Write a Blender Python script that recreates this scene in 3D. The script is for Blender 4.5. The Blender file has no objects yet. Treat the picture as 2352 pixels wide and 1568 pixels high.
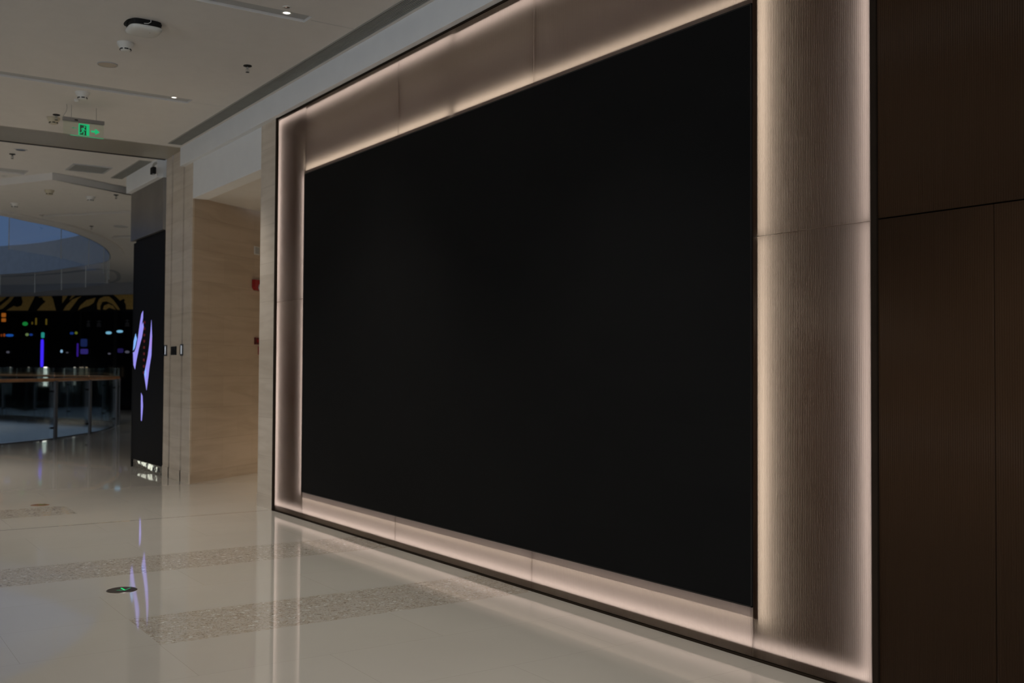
import bpy, bmesh, math, random
from mathutils import Vector, Matrix
from mathutils.geometry import tessellate_polygon

random.seed(4)
SC = bpy.context.scene
C = SC.collection

# ------------------------------------------------------------------ camera
YAW, PITCH, ROLL, FPX = 0.596657, 0.0258148, 0.0051019, 2387.93
EYE = Vector((0, 0, 1.4))
fw = Vector((math.sin(YAW) * math.cos(PITCH), math.cos(YAW) * math.cos(PITCH), math.sin(PITCH)))
rt = Vector((math.cos(YAW), -math.sin(YAW), 0))
up = rt.cross(fw)
rt2 = rt * math.cos(ROLL) + up * math.sin(ROLL)
up2 = -rt * math.sin(ROLL) + up * math.cos(ROLL)
cd = bpy.data.cameras.new('camera')
cam = bpy.data.objects.new('camera', cd); C.objects.link(cam)
m4 = Matrix((rt2, up2, -fw)).transposed().to_4x4(); m4.translation = EYE
cam.matrix_world = m4
cd.sensor_width = 36.0; cd.sensor_fit = 'HORIZONTAL'; cd.lens = 36.0 * FPX / 2352.0
cd.clip_start = 0.05; cd.clip_end = 200
cd.dof.use_dof = True; cd.dof.focus_distance = 5.6; cd.dof.aperture_fstop = 3.2
SC.camera = cam

LAMP_W = 150.0            # beam power of the recessed ceiling downlights
DAY_DIR = (-0.80, -0.60, 0.0); DAY_COL = (1.25, 1.31, 1.38, 1)
# ------------------------------------------------------------------ world: dim open mall, blue evening light from above
w = bpy.data.worlds.new('mall_daylight'); SC.world = w; w.use_nodes = True
nt = w.node_tree; nt.nodes.clear()
tc = nt.nodes.new('ShaderNodeTexCoord'); sx = nt.nodes.new('ShaderNodeSeparateXYZ')
cr = nt.nodes.new('ShaderNodeValToRGB'); cr2 = nt.nodes.new('ShaderNodeValToRGB')
bg = nt.nodes.new('ShaderNodeBackground'); wo = nt.nodes.new('ShaderNodeOutputWorld')
nt.links.new(tc.outputs['Generated'], sx.inputs[0]); nt.links.new(sx.outputs['Z'], cr.inputs[0])
e = cr.color_ramp.elements          # dusk sky over the atrium skylight
e[0].position = 0.0; e[0].color = (0.058, 0.100, 0.19, 1)
e[1].position = 0.5; e[1].color = (0.045, 0.085, 0.17, 1)
dt = nt.nodes.new('ShaderNodeVectorMath'); dt.operation = 'DOT_PRODUCT'; dt.inputs[1].default_value = DAY_DIR
nt.links.new(tc.outputs['Generated'], dt.inputs[0]); nt.links.new(dt.outputs['Value'], cr2.inputs[0])
e = cr2.color_ramp.elements         # daylight fill added to the world from behind and left of the viewer
e[0].position = 0.0; e[0].color = (0, 0, 0, 1); e[1].position = 0.5; e[1].color = DAY_COL
ad_ = nt.nodes.new('ShaderNodeMix'); ad_.data_type = 'RGBA'; ad_.blend_type = 'ADD'; ad_.inputs[0].default_value = 1
nt.links.new(cr.outputs[0], ad_.inputs[6]); nt.links.new(cr2.outputs[0], ad_.inputs[7])
nt.links.new(ad_.outputs[2], bg.inputs[0]); bg.inputs[1].default_value = 1.0
nt.links.new(bg.outputs[0], wo.inputs[0])

vs = SC.view_settings
SC.display_settings.display_device = 'sRGB'
vs.view_transform = 'Standard'; vs.look = 'None'; vs.gamma = 1.0; vs.use_curve_mapping = False
vs.exposure = 0.0
SC.cycles.use_denoising = True
SC.cycles.max_bounces = 8; SC.cycles.diffuse_bounces = 4; SC.cycles.transparent_max_bounces = 16
SC.cycles.sample_clamp_indirect = 3.0
SC.cycles.caustics_reflective = False; SC.cycles.caustics_refractive = False

# ------------------------------------------------------------------ materials
def newmat(name):
    m = bpy.data.materials.new(name); m.use_nodes = True
    return m, m.node_tree, m.node_tree.nodes['Principled BSDF']
def pbr(name, col, rough=0.5, metal=0.0, spec=0.5, noise=0.06, scale=6.0, bump=0.0, bscale=60.0, stretch=(1, 1, 1)):
    m, t, b = newmat(name)
    b.inputs['Roughness'].default_value = rough; b.inputs['Metallic'].default_value = metal
    b.inputs['Specular IOR Level'].default_value = spec
    g = t.nodes.new('ShaderNodeNewGeometry'); mp = t.nodes.new('ShaderNodeMapping'); mp.inputs['Scale'].default_value = stretch
    t.links.new(g.outputs['Position'], mp.inputs[0])
    n = t.nodes.new('ShaderNodeTexNoise'); n.inputs['Scale'].default_value = scale; n.inputs['Detail'].default_value = 4
    t.links.new(mp.outputs[0], n.inputs['Vector'])
    r = t.nodes.new('ShaderNodeValToRGB')
    r.color_ramp.elements[0].position = .3; r.color_ramp.elements[1].position = .7
    r.color_ramp.elements[0].color = tuple(c * (1 - noise) for c in col) + (1,)
    r.color_ramp.elements[1].color = tuple(min(1, c * (1 + noise)) for c in col) + (1,)
    t.links.new(n.outputs[0], r.inputs[0]); t.links.new(r.outputs[0], b.inputs['Base Color'])
    if bump:
        n2 = t.nodes.new('ShaderNodeTexNoise'); n2.inputs['Scale'].default_value = bscale; n2.inputs['Detail'].default_value = 3
        t.links.new(mp.outputs[0], n2.inputs['Vector'])
        bp = t.nodes.new('ShaderNodeBump'); bp.inputs['Strength'].default_value = bump; bp.inputs['Distance'].default_value = 0.01
        t.links.new(n2.outputs[0], bp.inputs['Height']); t.links.new(bp.outputs[0], b.inputs['Normal'])
    return m
def emit(name, col, s):
    m, t, b = newmat(name)
    b.inputs['Base Color'].default_value = (0.02, 0.02, 0.02, 1)
    b.inputs['Emission Color'].default_value = tuple(col) + (1,); b.inputs['Emission Strength'].default_value = s
    return m
def glass(name, tint, refl=1.0):
    m, t, b = newmat(name); t.nodes.remove(b)
    o = t.nodes['Material Output']
    tr = t.nodes.new('ShaderNodeBsdfTransparent'); tr.inputs[0].default_value = tuple(tint) + (1,)
    gl = t.nodes.new('ShaderNodeBsdfGlossy'); gl.inputs[0].default_value = (1, 1, 1, 1); gl.inputs['Roughness'].default_value = 0.03
    lw = t.nodes.new('ShaderNodeFresnel'); lw.inputs[0].default_value = 1.45
    mu = t.nodes.new('ShaderNodeMath'); mu.operation = 'MULTIPLY'; mu.inputs[1].default_value = refl
    t.links.new(lw.outputs[0], mu.inputs[0])
    mx = t.nodes.new('ShaderNodeMixShader'); t.links.new(mu.outputs[0], mx.inputs[0])
    t.links.new(tr.outputs[0], mx.inputs[1]); t.links.new(gl.outputs[0], mx.inputs[2])
    t.links.new(mx.outputs[0], o.inputs[0])
    return m

def stone_mat(name, c1, c2, course=0.385, zoff=0.13, width=0.93):
    """honed sandstone slabs: long wavy grain, tight joints"""
    m, t, b = newmat(name)
    b.inputs['Roughness'].default_value = 0.38; b.inputs['Specular IOR Level'].default_value = 0.4
    g = t.nodes.new('ShaderNodeNewGeometry'); mp = t.nodes.new('ShaderNodeMapping')
    mp.inputs['Scale'].default_value = (0.8, 0.8, 7.0); mp.inputs['Rotation'].default_value = (0.05, 0.06, 0)
    t.links.new(g.outputs['Position'], mp.inputs[0])
    n = t.nodes.new('ShaderNodeTexNoise'); n.inputs['Scale'].default_value = 1.3; n.inputs['Detail'].default_value = 6
    n.inputs['Distortion'].default_value = 0.8
    t.links.new(mp.outputs[0], n.inputs['Vector'])
    r = t.nodes.new('ShaderNodeValToRGB'); r.color_ramp.elements[0].position = .34; r.color_ramp.elements[1].position = .6
    r.color_ramp.elements[0].color = tuple(c1) + (1,); r.color_ramp.elements[1].color = tuple(c2) + (1,)
    t.links.new(n.outputs[0], r.inputs[0])
    # slab joints from position: u = x+y run, v = z
    s = t.nodes.new('ShaderNodeSeparateXYZ'); t.links.new(g.outputs['Position'], s.inputs[0])
    ad = t.nodes.new('ShaderNodeMath'); ad.operation = 'ADD'
    t.links.new(s.outputs['X'], ad.inputs[0]); t.links.new(s.outputs['Y'], ad.inputs[1])
    sb = t.nodes.new('ShaderNodeMath'); sb.operation = 'SUBTRACT'; sb.inputs[1].default_value = zoff
    t.links.new(s.outputs['Z'], sb.inputs[0])
    cb = t.nodes.new('ShaderNodeCombineXYZ'); t.links.new(ad.outputs[0], cb.inputs[0]); t.links.new(sb.outputs[0], cb.inputs[1])
    bk = t.nodes.new('ShaderNodeTexBrick'); bk.inputs['Scale'].default_value = 1.0
    bk.inputs['Brick Width'].default_value = width; bk.inputs['Row Height'].default_value = course
    bk.inputs['Mortar Size'].default_value = 0.0028; bk.inputs['Mortar Smooth'].default_value = 0.3
    bk.inputs['Color1'].default_value = (1, 1, 1, 1); bk.inputs['Color2'].default_value = (.93, .925, .91, 1); bk.inputs['Mortar'].default_value = (.80, .78, .75, 1)
    t.links.new(cb.outputs[0], bk.inputs['Vector'])
    mx = t.nodes.new('ShaderNodeMix'); mx.data_type = 'RGBA'; mx.blend_type = 'MULTIPLY'; mx.inputs[0].default_value = 1
    t.links.new(r.outputs[0], mx.inputs[6]); t.links.new(bk.outputs[0], mx.inputs[7]); t.links.new(mx.outputs[2], b.inputs['Base Color'])
    return m

def floor_mat():
    """polished cream porcelain tiles with terrazzo bands inlaid across the mall"""
    m, t, b = newmat('polished_cream_tile')
    N = t.nodes; L = t.links
    g = N.new('ShaderNodeNewGeometry'); s = N.new('ShaderNodeSeparateXYZ'); L.new(g.outputs['Position'], s.inputs[0])
    X, Y = s.outputs['X'], s.outputs['Y']
    def mth(op, a, bb=None):
        n = N.new('ShaderNodeMath'); n.operation = op
        for i, v in enumerate((a, bb)):
            if v is None: continue
            if isinstance(v, (int, float)): n.inputs[i].default_value = v
            else: L.new(v, n.inputs[i])
        return n.outputs[0]
    def between(v, lo, hi): return mth('MULTIPLY', mth('GREATER_THAN', v, lo), mth('LESS_THAN', v, hi))
    b1 = mth('MULTIPLY', between(Y, 5.350, 5.985), mth('GREATER_THAN', X, 1.505))
    b2 = between(Y, 7.275, 7.905)
    b3 = mth('MULTIPLY', between(Y, 10.525, 11.16), mth('LESS_THAN', X, 2.17))
    band = mth('MAXIMUM', mth('MAXIMUM', b1, b2), b3)
    # base tile colour
    n = N.new('ShaderNodeTexNoise'); n.inputs['Scale'].default_value = 1.2; n.inputs['Detail'].default_value = 5
    L.new(g.outputs['Position'], n.inputs['Vector'])
    r = N.new('ShaderNodeValToRGB'); r.color_ramp.elements[0].color = (0.465, 0.435, 0.388, 1); r.color_ramp.elements[1].color = (0.53, 0.50, 0.447, 1)
    L.new(n.outputs[0], r.inputs[0])
    cb = N.new('ShaderNodeCombineXYZ'); L.new(mth('SUBTRACT', X, 0.218), cb.inputs[0]); L.new(mth('SUBTRACT', Y, 0.232), cb.inputs[1])
    bk = N.new('ShaderNodeTexBrick'); bk.inputs['Scale'].default_value = 1.0; bk.inputs['Brick Width'].default_value = 1.284; bk.inputs['Row Height'].default_value = 0.642
    bk.inputs['Mortar Size'].default_value = 0.0011; bk.inputs['Mortar Smooth'].default_value = 0.2
    bk.inputs['Color1'].default_value = (1, 1, 1, 1); bk.inputs['Color2'].default_value = (.975, .975, .97, 1); bk.inputs['Mortar'].default_value = (.72, .71, .68, 1)
    L.new(cb.outputs[0], bk.inputs['Vector'])
    mt = N.new('ShaderNodeMix'); mt.data_type = 'RGBA'; mt.blend_type = 'MULTIPLY'; mt.inputs[0].default_value = 1
    L.new(r.outputs[0], mt.inputs[6]); L.new(bk.outputs[0], mt.inputs[7])
    # terrazzo
    nz = N.new('ShaderNodeTexNoise'); nz.inputs['Scale'].default_value = 14; nz.inputs['Detail'].default_value = 2
    L.new(g.outputs['Position'], nz.inputs['Vector'])
    mxv = N.new('ShaderNodeMix'); mxv.data_type = 'VECTOR'; mxv.inputs[0].default_value = 0.06
    L.new(g.outputs['Position'], mxv.inputs[4]); L.new(nz.outputs['Color'], mxv.inputs[5])
    vo = N.new('ShaderNodeTexVoronoi'); vo.inputs['Scale'].default_value = 62; vo.inputs['Randomness'].default_value = 1
    L.new(mxv.outputs[1], vo.inputs['Vector'])
    sc2 = N.new('ShaderNodeSeparateColor'); L.new(vo.outputs['Color'], sc2.inputs[0])
    rr = N.new('ShaderNodeValToRGB'); rr.color_ramp.interpolation = 'CONSTANT'
    els = rr.color_ramp.elements
    els[0].position = 0; els[0].color = (0.45, 0.415, 0.365, 1)
    els[1].position = 0.955; els[1].color = (0.60, 0.58, 0.53, 1)
    for p, c in ((0.50, (0.42, 0.37, 0.31, 1)), (0.66, (0.38, 0.325, 0.265, 1)), (0.74, (0.47, 0.43, 0.37, 1)), (0.87, (0.34, 0.295, 0.25, 1)), (0.895, (0.44, 0.40, 0.34, 1))):
        q = els.new(p); q.color = c
    L.new(sc2.outputs[0], rr.inputs[0])
    vo2 = N.new('ShaderNodeTexVoronoi'); vo2.inputs['Scale'].default_value = 130; L.new(g.outputs['Position'], vo2.inputs['Vector'])
    s3 = N.new('ShaderNodeSeparateColor'); L.new(vo2.outputs['Color'], s3.inputs[0])
    r3 = N.new('ShaderNodeValToRGB'); r3.color_ramp.interpolation = 'CONSTANT'
    r3.color_ramp.elements[0].color = (1, 1, 1, 1); r3.color_ramp.elements[1].position = .86; r3.color_ramp.elements[1].color = (.7, .66, .62, 1)
    L.new(s3.outputs[0], r3.inputs[0])
    mz = N.new('ShaderNodeMix'); mz.data_type = 'RGBA'; mz.blend_type = 'MULTIPLY'; mz.inputs[0].default_value = 1
    L.new(rr.outputs[0], mz.inputs[6]); L.new(r3.outputs[0], mz.inputs[7])
    mb = N.new('ShaderNodeMix'); mb.data_type = 'RGBA'; L.new(band, mb.inputs[0])
    L.new(mt.outputs[2], mb.inputs[6]); L.new(mz.outputs[2], mb.inputs[7])
    # expansion joint
    jt = between(Y, 9.770, 9.795)
    mj = N.new('ShaderNodeMix'); mj.data_type = 'RGBA'; L.new(jt, mj.inputs[0]); mj.inputs[7].default_value = (.26, .23, .19, 1)
    L.new(mb.outputs[2], mj.inputs[6]); L.new(mj.outputs[2], b.inputs['Base Color'])
    b.inputs['Roughness'].default_value = 0.04; b.inputs['Specular IOR Level'].default_value = 0.95
    n4 = N.new('ShaderNodeTexNoise'); n4.inputs['Scale'].default_value = 0.9; n4.inputs['Detail'].default_value = 1
    L.new(g.outputs['Position'], n4.inputs['Vector'])
    bp = N.new('ShaderNodeBump'); bp.inputs['Strength'].default_value = 0.05; bp.inputs['Distance'].default_value = 0.02
    L.new(n4.outputs[0], bp.inputs['Height']); L.new(bp.outputs[0], b.inputs['Normal'])
    return m

def fluted_mat(name, trans=(0.70, 0.555, 0.465), front=(0.060, 0.031, 0.017), mix=0.5):
    """bronze tinted fluted polycarbonate: light from behind glows through, front reflects a dim brown"""
    m, t, b = newmat(name); t.nodes.remove(b)
    o = t.nodes['Material Output']
    g = t.nodes.new('ShaderNodeNewGeometry')
    nz = t.nodes.new('ShaderNodeTexNoise'); nz.inputs['Scale'].default_value = 1.5
    t.links.new(g.outputs['Position'], nz.inputs['Vector'])
    mxc = t.nodes.new('ShaderNodeMix'); mxc.data_type = 'RGBA'
    mxc.inputs[6].default_value = tuple(front) + (1,); mxc.inputs[7].default_value = tuple(c * 0.86 for c in front) + (1,)
    t.links.new(nz.outputs[0], mxc.inputs[0])
    tl = t.nodes.new('ShaderNodeBsdfTranslucent'); tl.inputs[0].default_value = tuple(trans) + (1,)
    df = t.nodes.new('ShaderNodeBsdfDiffuse'); t.links.new(mxc.outputs[2], df.inputs[0])
    a = t.nodes.new('ShaderNodeMixShader'); a.inputs[0].default_value = mix
    t.links.new(df.outputs[0], a.inputs[1]); t.links.new(tl.outputs[0], a.inputs[2])
    gl = t.nodes.new('ShaderNodeBsdfGlossy'); gl.inputs['Roughness'].default_value = 0.35; gl.inputs[0].default_value = (.8, .7, .6, 1)
    fr = t.nodes.new('ShaderNodeFresnel'); fr.inputs[0].default_value = 1.3
    mu = t.nodes.new('ShaderNodeMath'); mu.operation = 'MULTIPLY'; mu.inputs[1].default_value = 0.5; t.links.new(fr.outputs[0], mu.inputs[0])
    bx = t.nodes.new('ShaderNodeMixShader'); t.links.new(mu.outputs[0], bx.inputs[0])
    t.links.new(a.outputs[0], bx.inputs[1]); t.links.new(gl.outputs[0], bx.inputs[2]); t.links.new(bx.outputs[0], o.inputs[0])
    return m

def screen_mat():
    m, t, b = newmat('led_screen_black')
    b.inputs['Roughness'].default_value = 0.7; b.inputs['Specular IOR Level'].default_value = 0.12
    g = t.nodes.new('ShaderNodeNewGeometry'); s = t.nodes.new('ShaderNodeSeparateXYZ'); t.links.new(g.outputs['Position'], s.inputs[0])
    cb = t.nodes.new('ShaderNodeCombineXYZ'); t.links.new(s.outputs['Y'], cb.inputs[0]); t.links.new(s.outputs['Z'], cb.inputs[1])
    bk = t.nodes.new('ShaderNodeTexBrick'); bk.offset = 0.0; bk.inputs['Scale'].default_value = 1
    bk.inputs['Brick Width'].default_value = 0.32; bk.inputs['Row Height'].default_value = 0.16
    bk.inputs['Mortar Size'].default_value = 0.0012; bk.inputs['Color1'].default_value = (.0032, .0032, .0033, 1)
    bk.inputs['Color2'].default_value = (.0038, .0038, .0038, 1); bk.inputs['Mortar'].default_value = (.0025, .0025, .0026, 1)
    t.links.new(cb.outputs[0], bk.inputs['Vector']); t.links.new(bk.outputs[0], b.inputs['Base Color'])
    return m

M = dict(
    ceiling=pbr('matt_white_ceiling_paint', (0.63, 0.615, 0.585), 0.9, noise=0.015, spec=0.2),
    ceiling2=pbr('ceiling_panel_grey', (0.40, 0.41, 0.41), 0.9, noise=0.02, spec=0.2),
    bulk=pbr('white_bulkhead_paint', (0.72, 0.735, 0.735), 0.8, noise=0.015, spec=0.2),
    steel=pbr('champagne_steel', (0.36, 0.33, 0.26), 0.30, metal=0.25, noise=0.04, scale=2),
    greysteel=pbr('brushed_grey_steel', (0.26, 0.245, 0.23), 0.38, metal=0.8, noise=0.15, scale=1.6),
    chrome=pbr('wavy_chrome', (0.75, 0.74, 0.70), 0.06, metal=1.0, noise=0.02, bump=0.9, bscale=16),
    chrome2=pbr('polished_chrome', (0.85, 0.84, 0.82), 0.12, metal=1.0, noise=0.02),
    darkmetal=pbr('dark_bronze_trim', (0.035, 0.032, 0.03), 0.3, metal=0.6, noise=0.1),
    trimblack=pbr('dark_brown_trim', (0.022, 0.015, 0.010), 0.6, noise=0.1, spec=0.04),
    black=pbr('black_plastic', (0.006, 0.006, 0.006), 0.55, noise=0.1, spec=0.2),
    slat=pbr('grille_slat_grey', (0.27, 0.275, 0.255), 0.55, noise=0.05),
    dark=pbr('dark_void_paint', (0.012, 0.012, 0.011), 0.8, noise=0.1, spec=0.1),
    backing=pbr('lightbox_backing', (0.07, 0.038, 0.022), 0.8, noise=0.05),
    plastic=pbr('white_plastic', (0.60, 0.60, 0.56), 0.45, noise=0.03),
    cream=pbr('aged_cream_plastic', (0.46, 0.41, 0.30), 0.5, noise=0.05),
    red=pbr('fire_red_plastic', (0.28, 0.008, 0.01), 0.35, noise=0.08),
    darkred=pbr('dark_red_callpoint', (0.10, 0.012, 0.012), 0.4, noise=0.1),
    wood=pbr('amber_wood_rail', (0.40, 0.19, 0.08), 0.3, noise=0.2, scale=9),
    post=pbr('satin_grey_post', (0.11, 0.115, 0.13), 0.4, metal=0.3, noise=0.05),
    voidwhite=pbr('void_edge_white', (0.55, 0.65, 0.80), 0.6, noise=0.05),
    shopblack=pbr('gloss_black_shopfront', (0.004, 0.004, 0.005), 0.12, noise=0.1, spec=0.25),
    gold=pbr('dull_gold_sheet', (0.60, 0.38, 0.10), 0.55, noise=0.18, scale=22),
    floor=floor_mat(), screen=screen_mat(),
    fluted=fluted_mat('bronze_fluted_sheet'),
    flutedark=fluted_mat('bronze_fluted_sheet_unlit', front=(0.050, 0.027, 0.014), mix=0.25),
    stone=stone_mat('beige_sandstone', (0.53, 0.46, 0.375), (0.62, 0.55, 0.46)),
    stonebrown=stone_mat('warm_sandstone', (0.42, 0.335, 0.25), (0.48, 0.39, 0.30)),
    rail=glass('balustrade_glass', (0.86, 0.92, 0.93), .6),
    curtain=glass('smoke_curtain_glass', (0.97, 0.98, 0.985), .15),
    signglass=glass('acrylic_sign_glass', (0.93, 0.97, 0.93)),
    led_pink=emit('led_neutral_white', (1.0, 0.96, 0.97), 7.4),
    led_warm=emit('led_warm_white', (1.0, 0.955, 0.84), 8.2),
    lamp_soft=emit('downlight_lens_soft', (.8, .78, .74), .35),
    lamp=emit('downlight_lens', (1.0, 0.95, 0.86), 2.0),
    green=emit('exit_sign_green', (0.0, 0.50, 0.17), 0.8),
    greendim=emit('exit_sign_green_dim', (0.03, 0.40, 0.17), 0.7),
)

# ------------------------------------------------------------------ mesh helpers
def link(name, bm, mat, parent=None, smooth=False):
    bmesh.ops.recalc_face_normals(bm, faces=bm.faces[:])
    q = parent; off = Vector((0, 0, 0))
    while q: off += q.location; q = q.parent
    for v in bm.verts: v.co -= off
    me = bpy.data.meshes.new(name); bm.to_mesh(me); bm.free()
    if mat: me.materials.append(mat)
    if smooth:
        for p in me.polygons: p.use_smooth = True
    o = bpy.data.objects.new(name, me); C.objects.link(o)
    if parent: o.parent = parent
    return o
def tag(o, label, cat, group=None, kind=None):
    o['label'] = label; o['category'] = cat
    if group: o['group'] = group
    if kind: o['kind'] = kind
    return o
def struct(o, label=None):
    o['kind'] = 'structure'
    if label: o['label'] = label
    return o
def empty(name, loc, label, cat, group=None):
    o = bpy.data.objects.new(name, None); C.objects.link(o); o.location = loc; o.empty_display_size = .1
    return tag(o, label, cat, group)
def box(bm, x0, x1, y0, y1, z0, z1, bevel=0):
    r = bmesh.ops.create_cube(bm, size=1)
    for v in r['verts']:
        v.co = Vector((x0 + (v.co.x + .5) * (x1 - x0), y0 + (v.co.y + .5) * (y1 - y0), z0 + (v.co.z + .5) * (z1 - z0)))
    if bevel:
        es = {e for v in r['verts'] for e in v.link_edges}
        bmesh.ops.bevel(bm, geom=list(es), offset=bevel, segments=2, affect='EDGES', profile=.6)
def BX(*a, **k):
    bm = bmesh.new(); box(bm, *a, **k); return bm
def boxes(lst, bevel=0):
    bm = bmesh.new()
    for b in lst: box(bm, *b, bevel=bevel)
    return bm
def slab(bm, outer, holes, z0, z1):
    """horizontal plate with holes, real thickness"""
    loops = [outer] + holes
    for z in (z0, z1):
        es = []
        for l in loops:
            vs_ = [bm.verts.new((p[0], p[1], z)) for p in l]
            es += [bm.edges.new((vs_[i], vs_[(i + 1) % len(vs_)])) for i in range(len(vs_))]
        bmesh.ops.triangle_fill(bm, use_beauty=False, use_dissolve=False, edges=es)
    for l in loops:
        lo = [bm.verts.new((p[0], p[1], z0)) for p in l]; hi = [bm.verts.new((p[0], p[1], z1)) for p in l]
        for i in range(len(l)):
            j = (i + 1) % len(l); bm.faces.new((lo[i], lo[j], hi[j], hi[i]))
    bmesh.ops.remove_doubles(bm, verts=bm.verts[:], dist=1e-6)
def SLAB(outer, holes, z0, z1):
    bm = bmesh.new(); slab(bm, outer, holes, z0, z1); return bm
def lathe(bm, prof, c, seg=28):
    """prof: (radius, z) list, around vertical axis at c"""
    rings = []
    for r, z in prof:
        if r < 1e-6: rings.append([bm.verts.new((c[0], c[1], c[2] + z))])
        else: rings.append([bm.verts.new((c[0] + r * math.cos(2 * math.pi * i / seg), c[1] + r * math.sin(2 * math.pi * i / seg), c[2] + z)) for i in range(seg)])
    for a, b in zip(rings, rings[1:]):
        for i in range(seg):
            j = (i + 1) % seg
            if len(a) == 1 and len(b) == 1: continue
            if len(a) == 1: bm.faces.new((a[0], b[i], b[j]))
            elif len(b) == 1: bm.faces.new((a[i], a[j], b[0]))
            else: bm.faces.new((a[i], a[j], b[j], b[i]))
def LATHE(prof, c, seg=28):
    bm = bmesh.new(); lathe(bm, prof, c, seg); return bm
def tube(bm, pts, r, seg=8):
    pts = [Vector(p) for p in pts]; rings = []
    for i, p in enumerate(pts):
        d = (pts[min(i + 1, len(pts) - 1)] - pts[max(i - 1, 0)]).normalized()
        a = d.orthogonal().normalized() if abs(d.z) < .9 else Vector((1, 0, 0)).cross(d).normalized()
        if abs(d.z) < .9: a = d.cross(Vector((0, 0, 1))).normalized()
        b = d.cross(a).normalized()
        rings.append([bm.verts.new(p + r * (a * math.cos(2 * math.pi * k / seg) + b * math.sin(2 * math.pi * k / seg))) for k in range(seg)])
    for a, b in zip(rings, rings[1:]):
        for i in range(seg):
            j = (i + 1) % seg; bm.faces.new((a[i], a[j], b[j], b[i]))
    bm.faces.new(rings[0]); bm.faces.new(rings[-1][::-1])
def TUBE(pts, r, seg=8):
    bm = bmesh.new(); tube(bm, pts, r, seg); return bm
def catmull(P, n=8, closed=True):
    out = []; N = len(P)
    rng = range(N) if closed else range(N - 1)
    for i in rng:
        g = lambda k: Vector(P[k % N]) if closed else Vector(P[max(0, min(N - 1, k))])
        p0, p1, p2, p3 = g(i - 1), g(i), g(i + 1), g(i + 2)
        for s in range(n):
            t = s / n
            out.append(.5 * ((2 * p1) + (p2 - p0) * t + (2 * p0 - 5 * p1 + 4 * p2 - p3) * t * t + (3 * p1 - p0 - 3 * p2 + p3) * t ** 3))
    if not closed: out.append(Vector(P[-1]))
    return out
def ribbon(bm, pts, th, z0, z1):
    """vertical curved wall along 2D pts"""
    L = []
    for i, p in enumerate(pts):
        a = pts[max(0, i - 1)]; b = pts[min(len(pts) - 1, i + 1)]
        d = Vector((b[0] - a[0], b[1] - a[1])).normalized(); n = Vector((-d.y, d.x)) * th / 2
        L.append([bm.verts.new((p[0] + s * n.x, p[1] + s * n.y, z)) for s in (-1, 1) for z in (z0, z1)])
    for a, b in zip(L, L[1:]):
        bm.faces.new((a[0], b[0], b[1], a[1])); bm.faces.new((a[2], a[3], b[3], b[2]))
        bm.faces.new((a[0], a[2], b[2], b[0])); bm.faces.new((a[1], b[1], b[3], a[3]))
    for q in (L[0], L[-1]): bm.faces.new((q[0], q[1], q[3], q[2]))
def RIBBON(pts, th, z0, z1):
    bm = bmesh.new(); ribbon(bm, pts, th, z0, z1); return bm
def prism(bm, poly, to3d, depth):
    """poly 2D list, to3d(u, v, d) -> point"""
    tris = tessellate_polygon([[Vector((u, v, 0)) for u, v in poly]])
    A = [bm.verts.new(to3d(u, v, 0)) for u, v in poly]; B = [bm.verts.new(to3d(u, v, depth)) for u, v in poly]
    for t in tris:
        try: bm.faces.new([A[i] for i in t]); bm.faces.new([B[i] for i in reversed(t)])
        except ValueError: pass
    n = len(poly)
    for i in range(n): bm.faces.new((A[i], A[(i + 1) % n], B[(i + 1) % n], B[i]))
def PRISM(poly, f, d):
    bm = bmesh.new(); prism(bm, poly, f, d); return bm
def copy_tree(o, loc, label, group=None):
    c = o.copy(); C.objects.link(c); c.location = loc
    c['label'] = label
    if group: c['group'] = group
    for ch in o.children:
        d = ch.copy(); C.objects.link(d); d.parent = c
        for g in ch.children:
            k = g.copy(); C.objects.link(k); k.parent = d
    return c

LED_DEPTH = 0.038; BACKX = 3.955
WX = 3.807          # plane of the right-hand wall
HC = 4.08           # ceiling
HL = 3.98           # lower ceiling beyond

# ------------------------------------------------------------------ curves of the atrium
VOID = [(2.0, 19.9), (2.90, 20.5), (3.834, 21.4), (4.76, 22.7), (5.42, 23.85), (6.05, 25.6), (6.2, 27.2), (5.75, 28.6), (5.1, 30.4), (4.5, 32.0), (3.0, 34.2), (0.5, 36.0), (-3, 36.5), (-6.5, 33), (-7.5, 28), (-6, 23), (-2.5, 20), (0.2, 19.3)]
HOLE = [(1.7, 18.9), (2.672, 19.358), (3.153, 19.83), (3.805, 20.46), (4.56, 21.69), (5.23, 23.19), (5.75, 24.9), (6.0, 26.4), (5.76, 27.9), (5.25, 30.2), (4.44, 31.95), (3.0, 34.2), (0.5, 36.0), (-3, 36.5), (-6.5, 33), (-7.5, 28), (-6, 23), (-2.5, 19.2), (-0.2, 18.5)]
void = [(p.x, p.y) for p in catmull([(a, b) for a, b in VOID], 6)]
hole = [(p.x, p.y) for p in catmull([(a, b) for a, b in HOLE], 6)]
def grow(poly, d):
    n = len(poly); out = []
    for i in range(n):
        a = Vector(poly[i - 1]); b = Vector(poly[(i + 1) % n]); t = (b - a).normalized(); nn = Vector((t.y, -t.x))
        p = Vector(poly[i]) + nn * d; out.append((p.x, p.y))
    return out
cx_ = sum(p[0] for p in hole) / len(hole); cy_ = sum(p[1] for p in hole) / len(hole)
sgn = 1 if sum(hole[i][0] * hole[(i + 1) % len(hole)][1] - hole[(i + 1) % len(hole)][0] * hole[i][1] for i in range(len(hole))) > 0 else -1

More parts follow.
